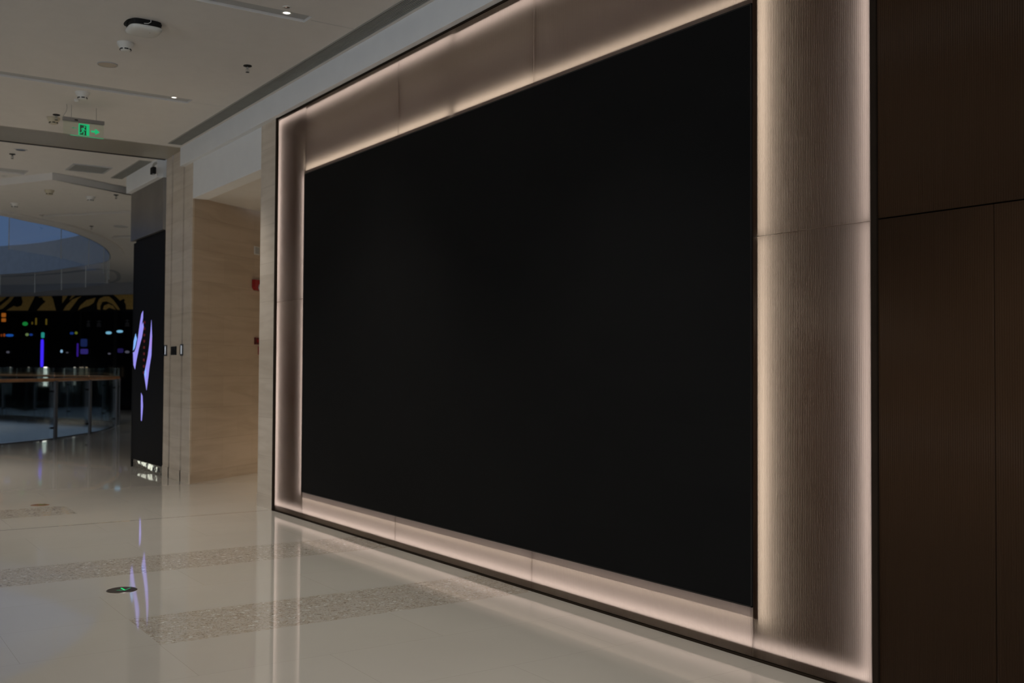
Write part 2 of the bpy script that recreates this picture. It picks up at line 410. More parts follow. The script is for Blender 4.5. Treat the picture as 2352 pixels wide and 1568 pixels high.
# ------------------------------------------------------------------ floor
struct(link('floor', SLAB([(-9, -5), (16, -5), (16, 44), (-9, 44)], [void], -0.07, 0.0), M['floor']), 'polished cream tile floor with terrazzo bands')
struct(link('trim_1', RIBBON(void + [void[0]], 0.06, -0.09, 0.012), M['darkmetal']), 'dark metal edge around the atrium opening in the floor')
bm = RIBBON(grow(void, 0.04 * sgn) + [grow(void, 0.04 * sgn)[0]], 0.04, -2.4, -0.09)
struct(link('wall_atrium', bm, M['voidwhite']), 'white fascia around the atrium opening below floor level')

# storeys above and below: unseen blockers added so daylight enters only this floor's open side
struct(link('wall_upper_blocker', boxes([(-9.3, -9, -5, 44, HC + .1, 14), (-9.3, 16, -5.3, -5, HC + .1, 14), (-9.3, -9, 9.0, 44, -6, HC + .1), (16, 16.3, -5, 30, -6, 9), (16, 16.3, 30, 44, -6, HC + .1), (-9.3, 16.3, 44, 44.3, -6, HC + .1)]), M['dark']), 'unseen dark walls added around the atrium to block daylight')
struct(link('wall_lower_blocker', boxes([(-9.3, -9, -5, 9.0, -6, -.26), (-9.3, 16, -5.3, -5, -6, -.26)]), M['dark']), 'unseen dark walls added below this floor to block light')
struct(link('floor_lower_blocker', boxes([(-9, 16, -5, 44, -6, -5.8)]), M['backing']), 'unseen floor slab added below to block light')

# ------------------------------------------------------------------ near ceiling (with lighting slots and the long grille slot)
slots = [[(-8.9, 10.40), (3.17, 10.40), (3.17, 10.58), (-8.9, 10.58)],
         [(-8.9, 7.385), (3.16, 7.385), (3.16, 7.55), (-8.9, 7.55)],
         [(-8.9, 4.37), (3.16, 4.37), (3.16, 4.54), (-8.9, 4.54)]]
gr = [(3.553, -3.5), (3.71, -3.5), (3.71, 12.60), (3.553, 12.60)]
struct(link('ceiling', SLAB([(-9, -5), (3.76, -5), (3.76, 12.77), (-9, 12.77)], slots + [gr], HC, HC + 0.06), M['ceiling']), 'white plasterboard ceiling with lighting slots')
bm = bmesh.new()
for s in slots: box(bm, s[0][0] + .001, s[1][0] - .001, s[0][1] + .001, s[2][1] - .001, HC + .022, HC + .055)
struct(link('trim_2', bm, M['ceiling2']), 'grey backs of the ceiling lighting slots')
bm = bmesh.new()
for yy in (7.47, 10.49): box(bm, 3.18, 3.553, yy - .002, yy + .002, HC - .0012, HC + .001)
struct(link('trim_3', bm, M['ceiling2']), 'hairline ceiling joints beside the slots')
struct(link('trim_4', boxes([(-9, WX, 12.77, 13.60, HC - .004, HC + .06)]), M['steel']), 'polished champagne steel soffit over the fire shutter')
struct(link('trim_5', boxes([(-9, 3.80, 13.590, 13.612, HC - .014, HC + .03)]), M['darkmetal']), 'dark edge of the shutter soffit')

# far ceilings
V = (2.78, 15.45)
up_out = [(-9, 13.60), (16, 13.60), (16, 23.2), V, (1.15, 18.4), (-0.2, 18.45), (-9, 17.0), (-9, 15.66), (2.49, 15.87), (2.49, 15.51), (-9, 15.30)]
fs = [(-8.99, 15.301), (2.489, 15.512), (2.489, 15.868), (-8.99, 15.659)]
fg = [(3.545, 13.85), (3.695, 13.85), (3.695, 15.40), (3.545, 15.40)]
vent = [(2.90, 14.60), (3.36, 14.60), (3.36, 15.08), (2.90, 15.08)]
struct(link('ceiling', SLAB(up_out, [fg], HC, HC + .06), M['ceiling']), 'white ceiling beyond the shutter soffit')
struct(link('trim_6', SLAB(fs, [], HC + .02, HC + .055), M['ceiling2']), 'grey back of the far lighting slot')
g1 = [(3.24, 19.20), (3.36, 19.42), (5.3, 16.95), (5.2, 16.75)]
g2 = [(5.0, 21.35), (5.03, 21.75), (7.5, 19.6), (7.4, 19.3)]
low_out = [V, (16, 23.2), (16, 43), (-9, 43), (-9, 17.0), (-0.2, 18.45), (1.15, 18.4)]
hb = hole
struct(link('ceiling', SLAB(low_out, [hb, g1, g2], HL, HL + .16), M['ceiling']), 'white lower ceiling around the atrium opening')
bm = SLAB(g1, [], HL + .05, HL + .159); slab(bm, g2, [], HL + .05, HL + .159)
struct(link('trim_7', bm, M['ceiling2']), 'grey backs of the slanted ceiling grooves')
gh = grow(hole, 0.30 * sgn)
struct(link('trim_8', SLAB(gh, [hole], HL - .045, HL), M['ceiling']), 'rounded rim of the ceiling opening')
gh2 = grow(hole, -0.02 * sgn)
struct(link('trim_9', RIBBON(hole + [hole[0]], 0.05, HL - .04, HL + .75), pbr('upper_edge_blue_grey', (.12, .155, .21), .6, noise=.08)), 'upper floor edge above the ceiling opening')
gv = catmull([(1.0, 36.2), (4.59, 33.04), (5.77, 30.9), (6.35, 29.0), (6.958, 29.5), (7.585, 31.84), (7.7, 33.3)], 8, False)
struct(link('trim_10', RIBBON([(p.x, p.y) for p in gv], 0.10, HL - .02, HL), M['ceiling2']), 'curved groove in the far ceiling')
# ------------------------------------------------------------------ bulkheads
struct(link('wall_bulkhead', boxes([(3.75, 4.2, -5, 12.775, 3.853, HC + .06)]), M['bulk']), 'white bulkhead above the light box')
struct(link('wall_bulkhead', boxes([(3.70, 4.35, 13.60, 15.16, 3.838, HC + .05)]), M['bulk']), 'white bulkhead above the far screen')
# lintel + recess
struct(link('wall_lintel', boxes([(3.812, 3.99, 10.17, 12.458, 3.42, 3.853)]), M['bulk']), 'pale lintel over the corridor recess')
struct(link('ceiling', SLAB([(3.99, 10.17), (8, 10.17), (8, 15), (3.99, 12.63)], [], 3.45, 3.5), M['ceiling']), 'white ceiling of the corridor recess')
# slanted recess wall
A = Vector((3.812, 12.458)); B = Vector((4.993, 13.342)); dr = (B - A).normalized(); nrm = Vector((dr.y, -dr.x))  # towards viewer
E2 = A + dr * 4.6
bk_ = A - nrm * 0.3; 
poly = [tuple(A), tuple(E2), tuple(E2 - nrm * .3), (3.97, 13.2), (3.97, 12.70)]
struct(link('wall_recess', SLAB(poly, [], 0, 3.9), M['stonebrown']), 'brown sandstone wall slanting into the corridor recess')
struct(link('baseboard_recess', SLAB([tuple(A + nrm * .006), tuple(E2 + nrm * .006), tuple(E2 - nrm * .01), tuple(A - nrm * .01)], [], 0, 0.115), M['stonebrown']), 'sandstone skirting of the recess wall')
struct(link('wall_corridor', boxes([(4.6, 8.5, 10.0, 10.18, 0, 3.6), (8.3, 8.5, 10.18, 15.5, 0, 3.6)]), M['stone']), 'sandstone side of the corridor recess')

# stone panels with shutter guide slots
bm = SLAB([(WX, 12.45), (3.815, 12.45), (3.95, 12.60), (3.95, 12.765), (WX, 12.765)], [], 0, 3.853)
for b_ in ((WX, 3.95, 12.825, 13.255, 0, HC), (WX, 3.95, 13.318, 13.56, 0, HC), (3.90, 3.96, 12.66, 13.56, 0, 3.85)): box(bm, *b_)
struct(link('wall_left', bm, M['stone']), 'pale sandstone pier with shutter guide slots')
bm = boxes([(3.86, 3.899, 12.765, 12.825, 0, 3.85), (3.86, 3.899, 13.255, 13.318, 0, HC)])
struct(link('trim_11', bm, M['darkmetal']), 'dark steel shutter guides in the stone pier')
struct(link('baseboard_left', boxes([(WX - .006, WX + .01, 12.445, 12.765, 0, .135), (WX - .006, WX + .01, 12.825, 13.255, 0, .135), (WX - .006, WX + .01, 13.318, 13.56, 0, .135)]), M['stone']), 'sandstone skirting of the pier')

# post at the end of the light box
struct(link('wall_post', boxes([(WX, 4.6, 9.757, 10.175, 0, 3.853)]), M['stone']), 'pale sandstone post between recess and light box')
struct(link('baseboard_post', boxes([(WX - .006, WX + .01, 9.757, 10.180, 0, .125)]), M['stone']), 'sandstone skirting of the post')

# wall behind the light box and the dark panels
struct(link('wall_right', boxes([(3.957, 4.6, -5, 9.757, 0, 3.853)]), M['backing']), 'backing wall behind the light box and screen')

# ------------------------------------------------------------------ light box trims
GT = 'dark metal trims edging the glowing surround'
for lab, bb in (('dark upright metal trim at the left end of the glowing surround', (WX - .012, 3.95, 9.713, 9.756, 0, 3.853)),
                ('dark horizontal metal trim along the top of the glowing surround', (WX - .006, 3.95, 2.839, 9.712, 3.838, 3.852)),
                ('dark upright metal trim between the glowing surround and the unlit panels', (WX - .010, 3.95, 2.808, 2.836, 0, 3.852)),
                ('dark metal base trim between the glowing surround and the floor', (WX - .004, 3.95, 2.839, 9.712, 0, 0.012))):
    tag(link('surround_trim', boxes([bb]), M['trimblack']), lab, 'trim', GT)

# ------------------------------------------------------------------ the big screen
SY0, SY1, SZ0, SZ1 = 3.523, 9.030, 0.252, 3.195
sc_ = empty('video_wall_screen', (WX, (SY0 + SY1) / 2, SZ0), 'huge switched-off black LED screen inside the glowing fluted surround', 'screen')
link('display', boxes([(WX - .006, WX + .05, SY0 + .006, SY1 - .006, SZ0 + .006, SZ1 - .006)]), M['screen'], sc_)
link('bezel', boxes([(WX - .008, WX + .06, SY0, SY0 + .006, SZ0, SZ1), (WX - .008, WX + .06, SY1 - .006, SY1, SZ0, SZ1),
                     (WX - .008, WX + .06, SY0, SY1, SZ0, SZ0 + .006), (WX - .008, WX + .06, SY0, SY1, SZ1 - .006, SZ1)]), M['darkmetal'], sc_)
link('cabinet', boxes([(WX + .05, 3.92, SY0 + .01, SY1 - .01, SZ0 + .01, SZ1 - .01)]), M['black'], sc_)

# ------------------------------------------------------------------ fluted panels with their LED strips
PITCH_F = 0.0100
def flutes(y0, y1, z0, z1):
    """vertical flutes facing the hall, edges folded back 8 mm"""
    bm = bmesh.new(); g = .0014
    y0 += g; y1 -= g; z0 += g; z1 -= g
    cols = []; n = int((y1 - y0) / PITCH_F * 5)
    for i in range(n + 1):
        y = y0 + (y1 - y0) * i / n
        ph = (y / PITCH_F) * 2 * math.pi
        x = WX - 0.0014 * abs(math.sin(ph / 2))
        cols.append((x, y))
    cols = [(WX + .008, y0)] + cols + [(WX + .008, y1)]
    prev = None
    for x, y in cols:
        q = [bm.verts.new((WX + .008, y, z0)), bm.verts.new((x, y, z0)), bm.verts.new((x, y, z1)), bm.verts.new((WX + .008, y, z1))]
        if prev:
            bm.faces.new((prev[1], q[1], q[2], prev[2]))
            bm.faces.new((prev[0], q[0], q[1], prev[1])) if x < WX + .007 or prev[1].co.x < WX + .007 else None
            bm.faces.new((prev[2], q[2], q[3], prev[3])) if x < WX + .007 or prev[1].co.x < WX + .007 else None
        prev = q
    bmesh.ops.remove_doubles(bm, verts=bm.verts[:], dist=1e-5)
    return bm
def panel(y0, y1, z0, z1, label, mat='fluted', group='backlit fluted panels around the screen'):
    t = empty('fluted_panel', (WX, (y0 + y1) / 2, z0), label, 'panel', group)
    o = link('fluted_sheet', flutes(y0, y1, z0, z1), M[mat], t, smooth=True)
    return t
def strip(parent, kind, a, b, face, mat, gap=0.040, k=1.0, depth=None):
    """LED channel with a 45 degree lens. kind 'v': vertical run at y=a ; 'h': horizontal at z=a ; b=(from,to); face=+1/-1 emitting side"""
    x0 = WX + .012; lo, hi = b; e1 = a + face * gap; wl = .022 * k; xa = WX + (depth or LED_DEPTH)
    body = [(x0, a), (x0, e1), (xa, e1), (xa + wl, e1 + face * wl), (BACKX, e1 + face * wl), (BACKX, a)]
    lens = [(xa - .001, e1 + face * .001), (xa + wl - .001, e1 + face * (wl + .001)), (xa + wl - .003, e1 + face * (wl + .003)), (xa - .003, e1 + face * .003)]
    f = (lambda u, v, d: (u, v, lo + d)) if kind == 'v' else (lambda u, v, d: (u, lo + d, v))
    c = link('led_channel', PRISM(body, f, hi - lo), M['darkmetal'], parent)
    link('led_lens', PRISM(lens, f, hi - lo), M[mat], c)
TOPZ, BOTZ = 3.836, 0.014
p = panel(9.030, 9.712, 2.035, TOPZ, 'tall narrow glowing fluted panel left of the screen, upper half above the joint')
strip(p, 'v', 9.712, (2.05, 3.80), -1, 'led_pink', gap=.012); strip(p, 'v', 9.032, (2.05, 3.19), 1, 'led_pink', gap=.03, k=.6)
strip(p, 'h', TOPZ, (9.032, 9.70), -1, 'led_pink', gap=.02)
p = panel(9.030, 9.712, BOTZ, 2.035, 'tall narrow glowing fluted panel left of the screen, lower half down to the floor')
strip(p, 'v', 9.712, (0.08, 2.02), -1, 'led_pink', gap=.012); strip(p, 'v', 9.032, (0.25, 2.02), 1, 'led_pink', gap=.03, k=.6)
strip(p, 'h', BOTZ, (9.032, 9.70), 1, 'led_pink', gap=.05)
tops = [(7.205, 9.030, 'glowing fluted panel above the left third of the black screen'),
        (5.372, 7.205, 'glowing fluted panel above the middle of the black screen'),
        (3.523, 5.372, 'glowing fluted panel above the right third of the black screen')]
for k, (a, b, lab) in enumerate(tops):
    p = panel(a, b, SZ1, TOPZ, lab)
    if k == 1:
        strip(p, 'h', TOPZ, (6.40, b), -1, 'led_pink', gap=.035, k=1.25, depth=.048); strip(p, 'h', TOPZ, (a, 6.36), -1, 'led_pink', gap=.045, k=1.15, depth=.048)
        strip(p, 'h', SZ1, (6.43, b), 1, 'led_warm', gap=.030, k=1.35, depth=.046); strip(p, 'h', SZ1, (a, 6.36), 1, 'led_warm', gap=.030, k=1.35, depth=.046)
    else:
        strip(p, 'h', TOPZ, (a, b), -1, 'led_pink', gap=.035 if k == 0 else .045, k=1.25, depth=.048)
        strip(p, 'h', SZ1, (a, b), 1, 'led_warm', gap=.030, k=1.35 if k == 0 else 1.0, depth=.046)
bots = [(7.204, 9.030, 'glowing fluted panel below the left third of the black screen'),
        (5.370, 7.204, 'glowing fluted panel below the middle of the black screen'),
        (3.523, 5.370, 'glowing fluted panel below the right third of the black screen')]
for k, (a, b, lab) in enumerate(bots):
    p = panel(a, b, BOTZ, SZ0, lab)
    strip(p, 'h', BOTZ, (a, b), 1, 'led_pink', gap=.05, k=.85, depth=.032); strip(p, 'h', SZ0, (a, b), -1, 'led_warm', gap=.05, k=.22)
p = panel(2.838, 3.523, 2.046, TOPZ, 'wide glowing fluted panel right of the screen, upper half above the joint')
strip(p, 'v', 3.521, (2.06, 3.80), -1, 'led_warm', gap=.034, depth=.048); strip(p, 'v', 2.838, (2.06, 3.80), 1, 'led_pink', gap=.010, k=.6)
strip(p, 'h', TOPZ, (2.86, 3.52), -1, 'led_pink', gap=.035)
p = panel(2.838, 3.523, BOTZ, 2.046, 'wide glowing fluted panel right of the screen, lower half down to the floor')
strip(p, 'v', 3.521, (0.20, 2.03), -1, 'led_warm', gap=.034, depth=.048); strip(p, 'v', 2.838, (0.08, 2.03), 1, 'led_pink', gap=.010, k=.6)
strip(p, 'h', BOTZ, (2.86, 3.52), 1, 'led_pink', gap=.05)
G2 = 'unlit brown fluted panels right of the light box'
for a, b, c, d, lab in ((0.9, 2.806, 2.052, 3.853, 'unlit dark brown fluted panel at the top right, above the horizontal joint'),
                        (2.281, 2.806, 0.0, 2.048, 'unlit dark brown fluted panel beside the glowing surround, below the horizontal joint'),
                        (0.9, 2.277, 0.0, 2.048, 'unlit dark brown fluted panel at the far right edge, below the horizontal joint')):
    t = empty('fluted_panel', (WX, (a + b) / 2, c), lab, 'panel', G2)
    link('fluted_sheet', flutes(a, b, c, d), M['flutedark'], t, smooth=True)
    link('backing_board', boxes([(WX + .012, WX + .05, a + .004, b - .004, c + .004, d - .004)]), M['dark'], t)

# ------------------------------------------------------------------ air grilles
def grille(name, x0, x1, y0, y1, z, label, n=8):
    t = empty(name, ((x0 + x1) / 2, y0, z), label, 'air grille')
    link('frame', boxes([(x0 - .004, x0 + .006, y0, y1, z - .004, z + .05), (x1 - .006, x1 + .004, y0, y1, z - .004, z + .05),
                         (x0 + .006, x1 - .006, y0 - .004, y0 + .006, z - .004, z + .05), (x0 + .006, x1 - .006, y1 - .006, y1 + .004, z - .004, z + .05)]), M['slat'], t)
    bm = bmesh.new(); w = (x1 - x0 - .012) / n
    for i in range(n):
        xc = x0 + .006 + w * (i + .5); box(bm, xc - w * .24, xc + w * .24, y0 + .006, y1 - .006, z, z + .03)
    link('slats', bm, M['slat'], t)
    link('plenum', boxes([(x0 - .02, x1 + .02, y0 - .02, y1 + .02, z + .061, z + .1)]), M['dark'], t)
    return t
grille('linear_air_grille', 3.553, 3.71, -3.5, 12.60, HC, 'long dark slatted air grille in the ceiling beside the white bulkhead', 9)
grille('linear_air_grille', 3.545, 3.695, 13.85, 15.40, HC, 'short dark slatted air grille in the ceiling beyond the steel soffit', 7)
t = empty('ceiling_access_grille', (3.13, 14.84, HC), 'square flush grey vent grille in the ceiling beyond the steel soffit', 'vent')
link('frame', SLAB([(2.88, 14.58), (3.38, 14.58), (3.38, 15.10), (2.88, 15.10)], [[(2.91, 14.61), (3.35, 14.61), (3.35, 15.07), (2.91, 15.07)]], HC - .012, HC), M['ceiling2'], t)
bm = bmesh.new()
for i in range(14): box(bm, 2.91, 3.35, 14.613 + i * .0326, 14.613 + i * .0326 + .018, HC - .010, HC - .002)
link('louvres', bm, M['slat'], t)

# ------------------------------------------------------------------ ceiling devices (built at origin of their own empties)
def smoke_detector(loc, label, mat='plastic', s=1.0):
    t = empty('smoke_detector', loc, label, 'smoke detector', 'smoke detectors on the ceiling')
    link('body', LATHE([(0, 0), (.068 * s, 0), (.068 * s, -.012 * s), (.060 * s, -.028 * s), (.046 * s, -.052 * s), (.044 * s, -.053 * s), (0, -.053 * s)], loc), M[mat], t, smooth=False)
    bm = bmesh.new()
    for k in range(6):
        a0 = k * math.pi / 3 + .1
        pts = [(loc[0] + .0445 * s * math.cos(a0 + q * .14), loc[1] + .0445 * s * math.sin(a0 + q * .14)) for q in range(6)]
        ribbon(bm, pts, .004, loc[2] - .062 * s, loc[2] - .053 * s)
    link('vent_slots', bm, M['black'], t)
    link('cap', LATHE([(0, -.053 * s), (.040 * s, -.053 * s), (.040 * s, -.064 * s), (.030 * s, -.071 * s), (0, -.073 * s)], loc), M[mat], t)
    return t
sd = smoke_detector((2.145, 8.88, HC), 'white round smoke detector just beyond the rounded wireless access point')
cr_ = smoke_detector((2.165, 12.02, HC), 'cream smoke detector behind the sprinkler left of the green exit sign', 'cream')
cr_['group'] = 'cream smoke detectors on the ceiling'
copy_tree(sd, (2.195, 10.74, HC), 'white smoke detector above the green exit sign', 'smoke detectors on the ceiling')
c2 = copy_tree(cr_, (2.915, 16.4, HL), 'cream smoke detector below the corner of the ceiling step', 'cream smoke detectors on the ceiling')
copy_tree(sd, (3.54, 16.65, HL), 'pale smoke detector left of the far sprinkler on the lower ceiling', 'smoke detectors on the ceiling')
copy_tree(sd, (2.70, 18.05, HL), 'pale smoke detector near the blue opening at the left picture edge', 'smoke detectors on the ceiling')

def sprinkler(loc, label):
    t = empty('sprinkler_head', loc, label, 'sprinkler', 'dark sprinkler heads on the ceiling')
    link('escutcheon', LATHE([(0, 0), (.037, 0), (.037, -.006), (.014, -.014), (0, -.014)], loc, 20), M['black'], t)
    bm = bmesh.new(); lathe(bm, [(0, -.012), (.010, -.012), (.010, -.028), (0, -.028)], loc, 12)
    for s in (-1, 1): tube(bm, [(loc[0] + s * .009, loc[1], loc[2] - .028), (loc[0] + s * .015, loc[1], loc[2] - .042), (loc[0] + s * .005, loc[1], loc[2] - .058)], .0025, 6)
    tube(bm, [(loc[0], loc[1], loc[2] - .028), (loc[0], loc[1], loc[2] - .056)], .003, 6)
    link('frame', bm, M['slat'], t)
    link('deflector', LATHE([(0, -.057), (.017, -.058), (.017, -.060), (0, -.061)], loc, 14), M['black'], t)
    return t
sp = sprinkler((3.205, 8.93, HC), 'dark sprinkler head alone on the near ceiling beside the long grille')
for l, lab in (((2.165, 11.86, HC), 'dark sprinkler head in front of the cream detector, left of the exit sign'),
               ((2.117, 14.40, HC), 'dark sprinkler head below the steel soffit at the left picture edge'),
               ((3.82, 16.25, HL), 'small sprinkler head on the lower ceiling beside the far bulkhead'),
               ((4.31, 20.15, HL), 'tiny distant sprinkler head right of the blue opening')):
    copy_tree(sp, l, lab, 'dark sprinkler heads on the ceiling')

# wireless access point
L0 = (2.140, 8.30, HC)
t = empty('wireless_access_point', L0, 'white rounded-square wireless access point hanging under the near ceiling', 'access point')
def superell(cx, cy, a, n=4.2, seg=48):
    o = []
    for i in range(seg):
        th = 2 * math.pi * i / seg; c, s = math.cos(th), math.sin(th)
        o.append((cx + a * math.copysign(abs(c) ** (2 / n), c), cy + a * math.copysign(abs(s) ** (2 / n), s)))
    return o
bm = bmesh.new(); rings = []
for sc2, z in ((0.86, -.040), (.985, -.046), (1.0, -.054), (.97, -.064), (.86, -.074), (.6, -.079), (.3, -.081)):
    rings.append([bm.verts.new((x_, y_, HC + z)) for x_, y_ in superell(L0[0], L0[1], .125 * sc2)])
for a, b in zip(rings, rings[1:]):
    for i in range(48): bm.faces.new((a[i], a[(i + 1) % 48], b[(i + 1) % 48], b[i]))
bm.faces.new(rings[0]); bm.faces.new(rings[-1])
link('housing', bm, M['plastic'], t, smooth=True)
link('mounting_plate', SLAB(superell(L0[0], L0[1] - .0, .118), [], HC - .040, HC), M['black'], t)
link('black_ceiling_patch', SLAB(superell(L0[0], L0[1] + .03, .135, 3), [], HC - .003, HC), M['black'], t)  # flat black patch on the ceiling, slightly larger than the housing
link('cable', TUBE([(L0[0] + .02, L0[1] - .125, HC), (L0[0] + .02, L0[1] - .130, HC - .02), (L0[0] + .0, L0[1] - .128, HC - .034), (L0[0] - .03, L0[1] - .12, HC - .036)], .003, 6), M['plastic'], t)
link('status_light', boxes([(L0[0] + .030, L0[0] + .036, L0[1] - .05, L0[1] - .025, HC - .0805, HC - .078)]), M['black'], t)

# flush speaker
t = empty('ceiling_speaker', (2.17, 9.61, HC), 'flush round cream speaker cover on the near ceiling', 'speaker')
link('rim', LATHE([(.080, 0), (.086, 0), (.086, -.006), (.080, -.007)], (2.17, 9.61, HC), 36), M['ceiling2'], t)
link('cover', LATHE([(0, 0), (.080, 0), (.080, -.005), (0, -.006)], (2.17, 9.61, HC), 36), pbr('cream_speaker_mesh', (0.42, 0.37, 0.30), .8, noise=.05), t)
t = tag(link('ceiling_sensor', LATHE([(0, 0), (.026, 0), (.026, -.016), (.018, -.026), (0, -.028)], (2.207, 11.06, HC), 20), M['plastic']), 'small pale round sensor between the white detector and the exit sign', 'sensor')

# downlights
def downlight(loc, label, lit, r=.045, tilt=0):
    t = empty('downlight', loc, label, 'downlight', 'small recessed downlights')
    link('ring', LATHE([(r * .72, .004), (r, .0), (r, -.005), (r * .72, -.004)], loc, 28), M['plastic'], t)
    link('lens', LATHE([(0, .0), (r * .72, 0), (r * .72, -.002), (0, -.003)], loc, 28), M['lamp'] if lit else M['chrome2'], t)
    return t
downlight((2.916, 7.30, HC), 'small unlit downlight ring beside the bright one near the top of the picture', False, .032)

# working downlights: the row in each ceiling slot, the far zone and the recess (unseen ones added for brightness)
def working(loc, power, label, angle=94, col=(1.0, .93, .84), r=.05, soft=False):
    t = downlight(loc, label, True, r)
    if soft: t.children[1].data.materials[0] = M['lamp_soft']
    ld = bpy.data.lights.new('downlight_beam', 'SPOT'); ld.energy = power; ld.color = col
    ld.spot_size = math.radians(angle); ld.spot_blend = 0.9; ld.shadow_soft_size = .06
    lo = bpy.data.objects.new('downlight_beam', ld); C.objects.link(lo); lo.parent = t; lo.location = (0, 0, -.012)
    return t
rows = ((-1.6, 'behind the viewer'), (1.4, 'beside the viewer'), (4.455, 'in the first slot'), (7.467, 'in the second slot'), (10.49, 'in the third slot'))
for yy, w_ in rows:
    for xx, w2, k_ in ((-4, 'left', .03), (1.2 if yy > 10 else 2.35, 'right', 1.75)):
        inslot = yy > 4
        working((xx, yy, HC + (.0215 if inslot else -.0005)), LAMP_W * k_, 'unseen downlight added ' + w_ + ', ' + w2 + ' of its row')
for xx, yy, p_, w_ in ((-4, 14.2, 1.5, 'left of the steel soffit row'), (-2.5, 16.6, 3.0, 'middle beyond the steel soffit'), (8.5, 18.6, 3, 'right of the corner screen'), (9.5, 24.5, 3, 'right of the atrium')):
    working((xx, yy, HC if yy < 17 else (HC if xx < 16 and yy < 13.6 + .7 * (xx - 3) else HL)), LAMP_W * p_ * (1.6 if xx > 5 else 1), 'unseen downlight added ' + w_, 92)
working((2.985, 7.475, HC + .0215), LAMP_W * .35, 'small bright downlight at the end of the slot near the top of the picture', 82, r=.040)
working((3.010, 10.49, HC + .0215), LAMP_W * 1.3, 'small bright downlight at the end of the second ceiling slot', 86, r=.034)
downlight((2.158, 14.05, HC - .001), 'chrome recessed downlight beyond the steel soffit, above a sprinkler', False, .08)
working((1.0, 14.05, HC - .001), LAMP_W * 3.0, 'unseen downlight added just beyond the steel soffit', 92)
downlight((2.27, 16.12, HC - .001), 'faint unlit downlight at the left edge beyond the far ceiling slot', False, .05)
working((.6, 16.4, HC - .001), LAMP_W * 4.5, 'unseen downlight added before the atrium', 110)
tag(link('ceiling_cover', LATHE([(0, 0), (.13, 0), (.13, -.012), (.115, -.018), (0, -.018)], (4.756, 19.83, HL), 28), M['ceiling2']), 'distant flat round grey cover on the lower ceiling near the dark side screen', 'ceiling cover')
working((6.6, 11.6, 3.45), LAMP_W * 4, 'unseen warm downlight added inside the corridor recess', col=(1, .84, .66))  # hidden lamp added to brighten the recess wall

# ------------------------------------------------------------------ exit sign
SX0, SX1, SYy = 2.128, 2.530, 11.32
t = empty('exit_sign', ((SX0 + SX1) / 2, SYy, 3.77), 'hanging green illuminated running-man exit sign with an arrow pointing right', 'exit sign')
link('housing', boxes([(SX0, SX1, SYy - .022, SYy + .022, 3.912, 3.948)], bevel=.003), M['greysteel'], t)
link('test_button', boxes([(2.236, 2.268, SYy - .026, SYy - .021, 3.918, 3.930)]), M['black'], t)
for xx in (2.209, 2.452): link('suspension_wire', TUBE([(xx, SYy, 3.945), (xx, SYy, HC)], .0022, 6), M['slat'], t)
link('power_cord', TUBE([(2.132, SYy, 3.945), (2.138, SYy, 3.965), (2.160, SYy, 4.005), (2.166, SYy, 4.04), (2.162, SYy, HC)], .0028, 6), M['slat'], t)
gp = link('acrylic_panel', boxes([(SX0 + .004, SX1 - .004, SYy - .005, SYy + .005, 3.772, 3.912)]), M['signglass'], t)
link('lit_bottom_edge', boxes([(2.20, SX1 - .004, SYy - .005, SYy + .005, 3.7665, 3.7715)]), M['greendim'], t)
def onsign(u, v, d): return (2.279 + u, SYy - .0055 - d, 3.779 + v)
S = .106
pic = bmesh.new()
prism(pic, [(0, 0), (S, 0), (S, S + .012), (0, S + .012)], lambda u, v, d: onsign(u, v, d), .0006)
link('pictogram_plate', pic, M['green'], t)
dk = pbr('sign_dark_door', (.05, .10, .06), .5)
door = bmesh.new(); prism(door, [(.012, .006), (.076, .0), (.076, .100), (.012, .106)], lambda u, v, d: onsign(u, v, d + .0007), .0005)
link('pictogram_door', door, dk, t)
man = bmesh.new()
def limb(bm, pts, w):
    for (a, b) in zip(pts, pts[1:]):
        a = Vector(a); b = Vector(b); d = (b - a).normalized(); n = Vector((-d.y, d.x)) * w / 2; e_ = d * w * .3
        prism(bm, [tuple(a - n - e_), tuple(b - n + e_), tuple(b + n + e_), tuple(a + n - e_)], lambda u, v, d: onsign(u, v, d + .0013), .0005)
limb(man, [(.050, .072), (.040, .046)], .015)
limb(man, [(.050, .070), (.034, .072), (.026, .058)], .007)
limb(man, [(.052, .070), (.060, .054), (.070, .056)], .007)
limb(man, [(.042, .044), (.056, .030), (.052, .006)], .009)
limb(man, [(.038, .042), (.030, .026), (.014, .020)], .009)
prism(man, [(.058 + .008 * math.cos(k * .63), .088 + .008 * math.sin(k * .63)) for k in range(10)], lambda u, v, d: onsign(u, v, d + .0013), .0005)
link('running_man', man, M['green'], t)
ar = [(.122, .042), (.164, .042), (.158, .026), (.172, .026), (.208, .052), (.172, .078), (.158, .078), (.164, .062), (.122, .062)]
link('arrow', PRISM(ar, lambda u, v, d: onsign(u, v, d), .0006), M['green'], t)
link('faint_arrow', PRISM([(-.012, .060), (-.045, .060), (-.042, .054), (-.068, .065), (-.042, .077), (-.045, .071), (-.012, .071)], lambda u, v, d: onsign(u, v, d), .0006), emit('exit_sign_green_faint', (.08, .30, .15), .5), t)

# ------------------------------------------------------------------ security camera on the far bulkhead
t = empty('security_camera', (3.70, 13.36, 3.95), 'small dark security camera under the white bulkhead above the far screen', 'camera')
cb_ = (3.62, 13.50, 3.905)
link('mount', TUBE([(3.69, 13.62, 4.02), (3.66, 13.60, 4.0), (3.63, 13.55, 3.95)], .016, 8), M['plastic'], t)
bm = bmesh.new(); box(bm, 3.605, 3.655, 13.47, 13.58, 3.855, 3.945, bevel=.010)
link('housing', bm, M['black'], t)
link('lens', LATHE([(0, 0), (.018, 0), (.014, -.012), (0, -.014)], (3.625, 13.50, 3.862), 16), M['chrome2'], t)

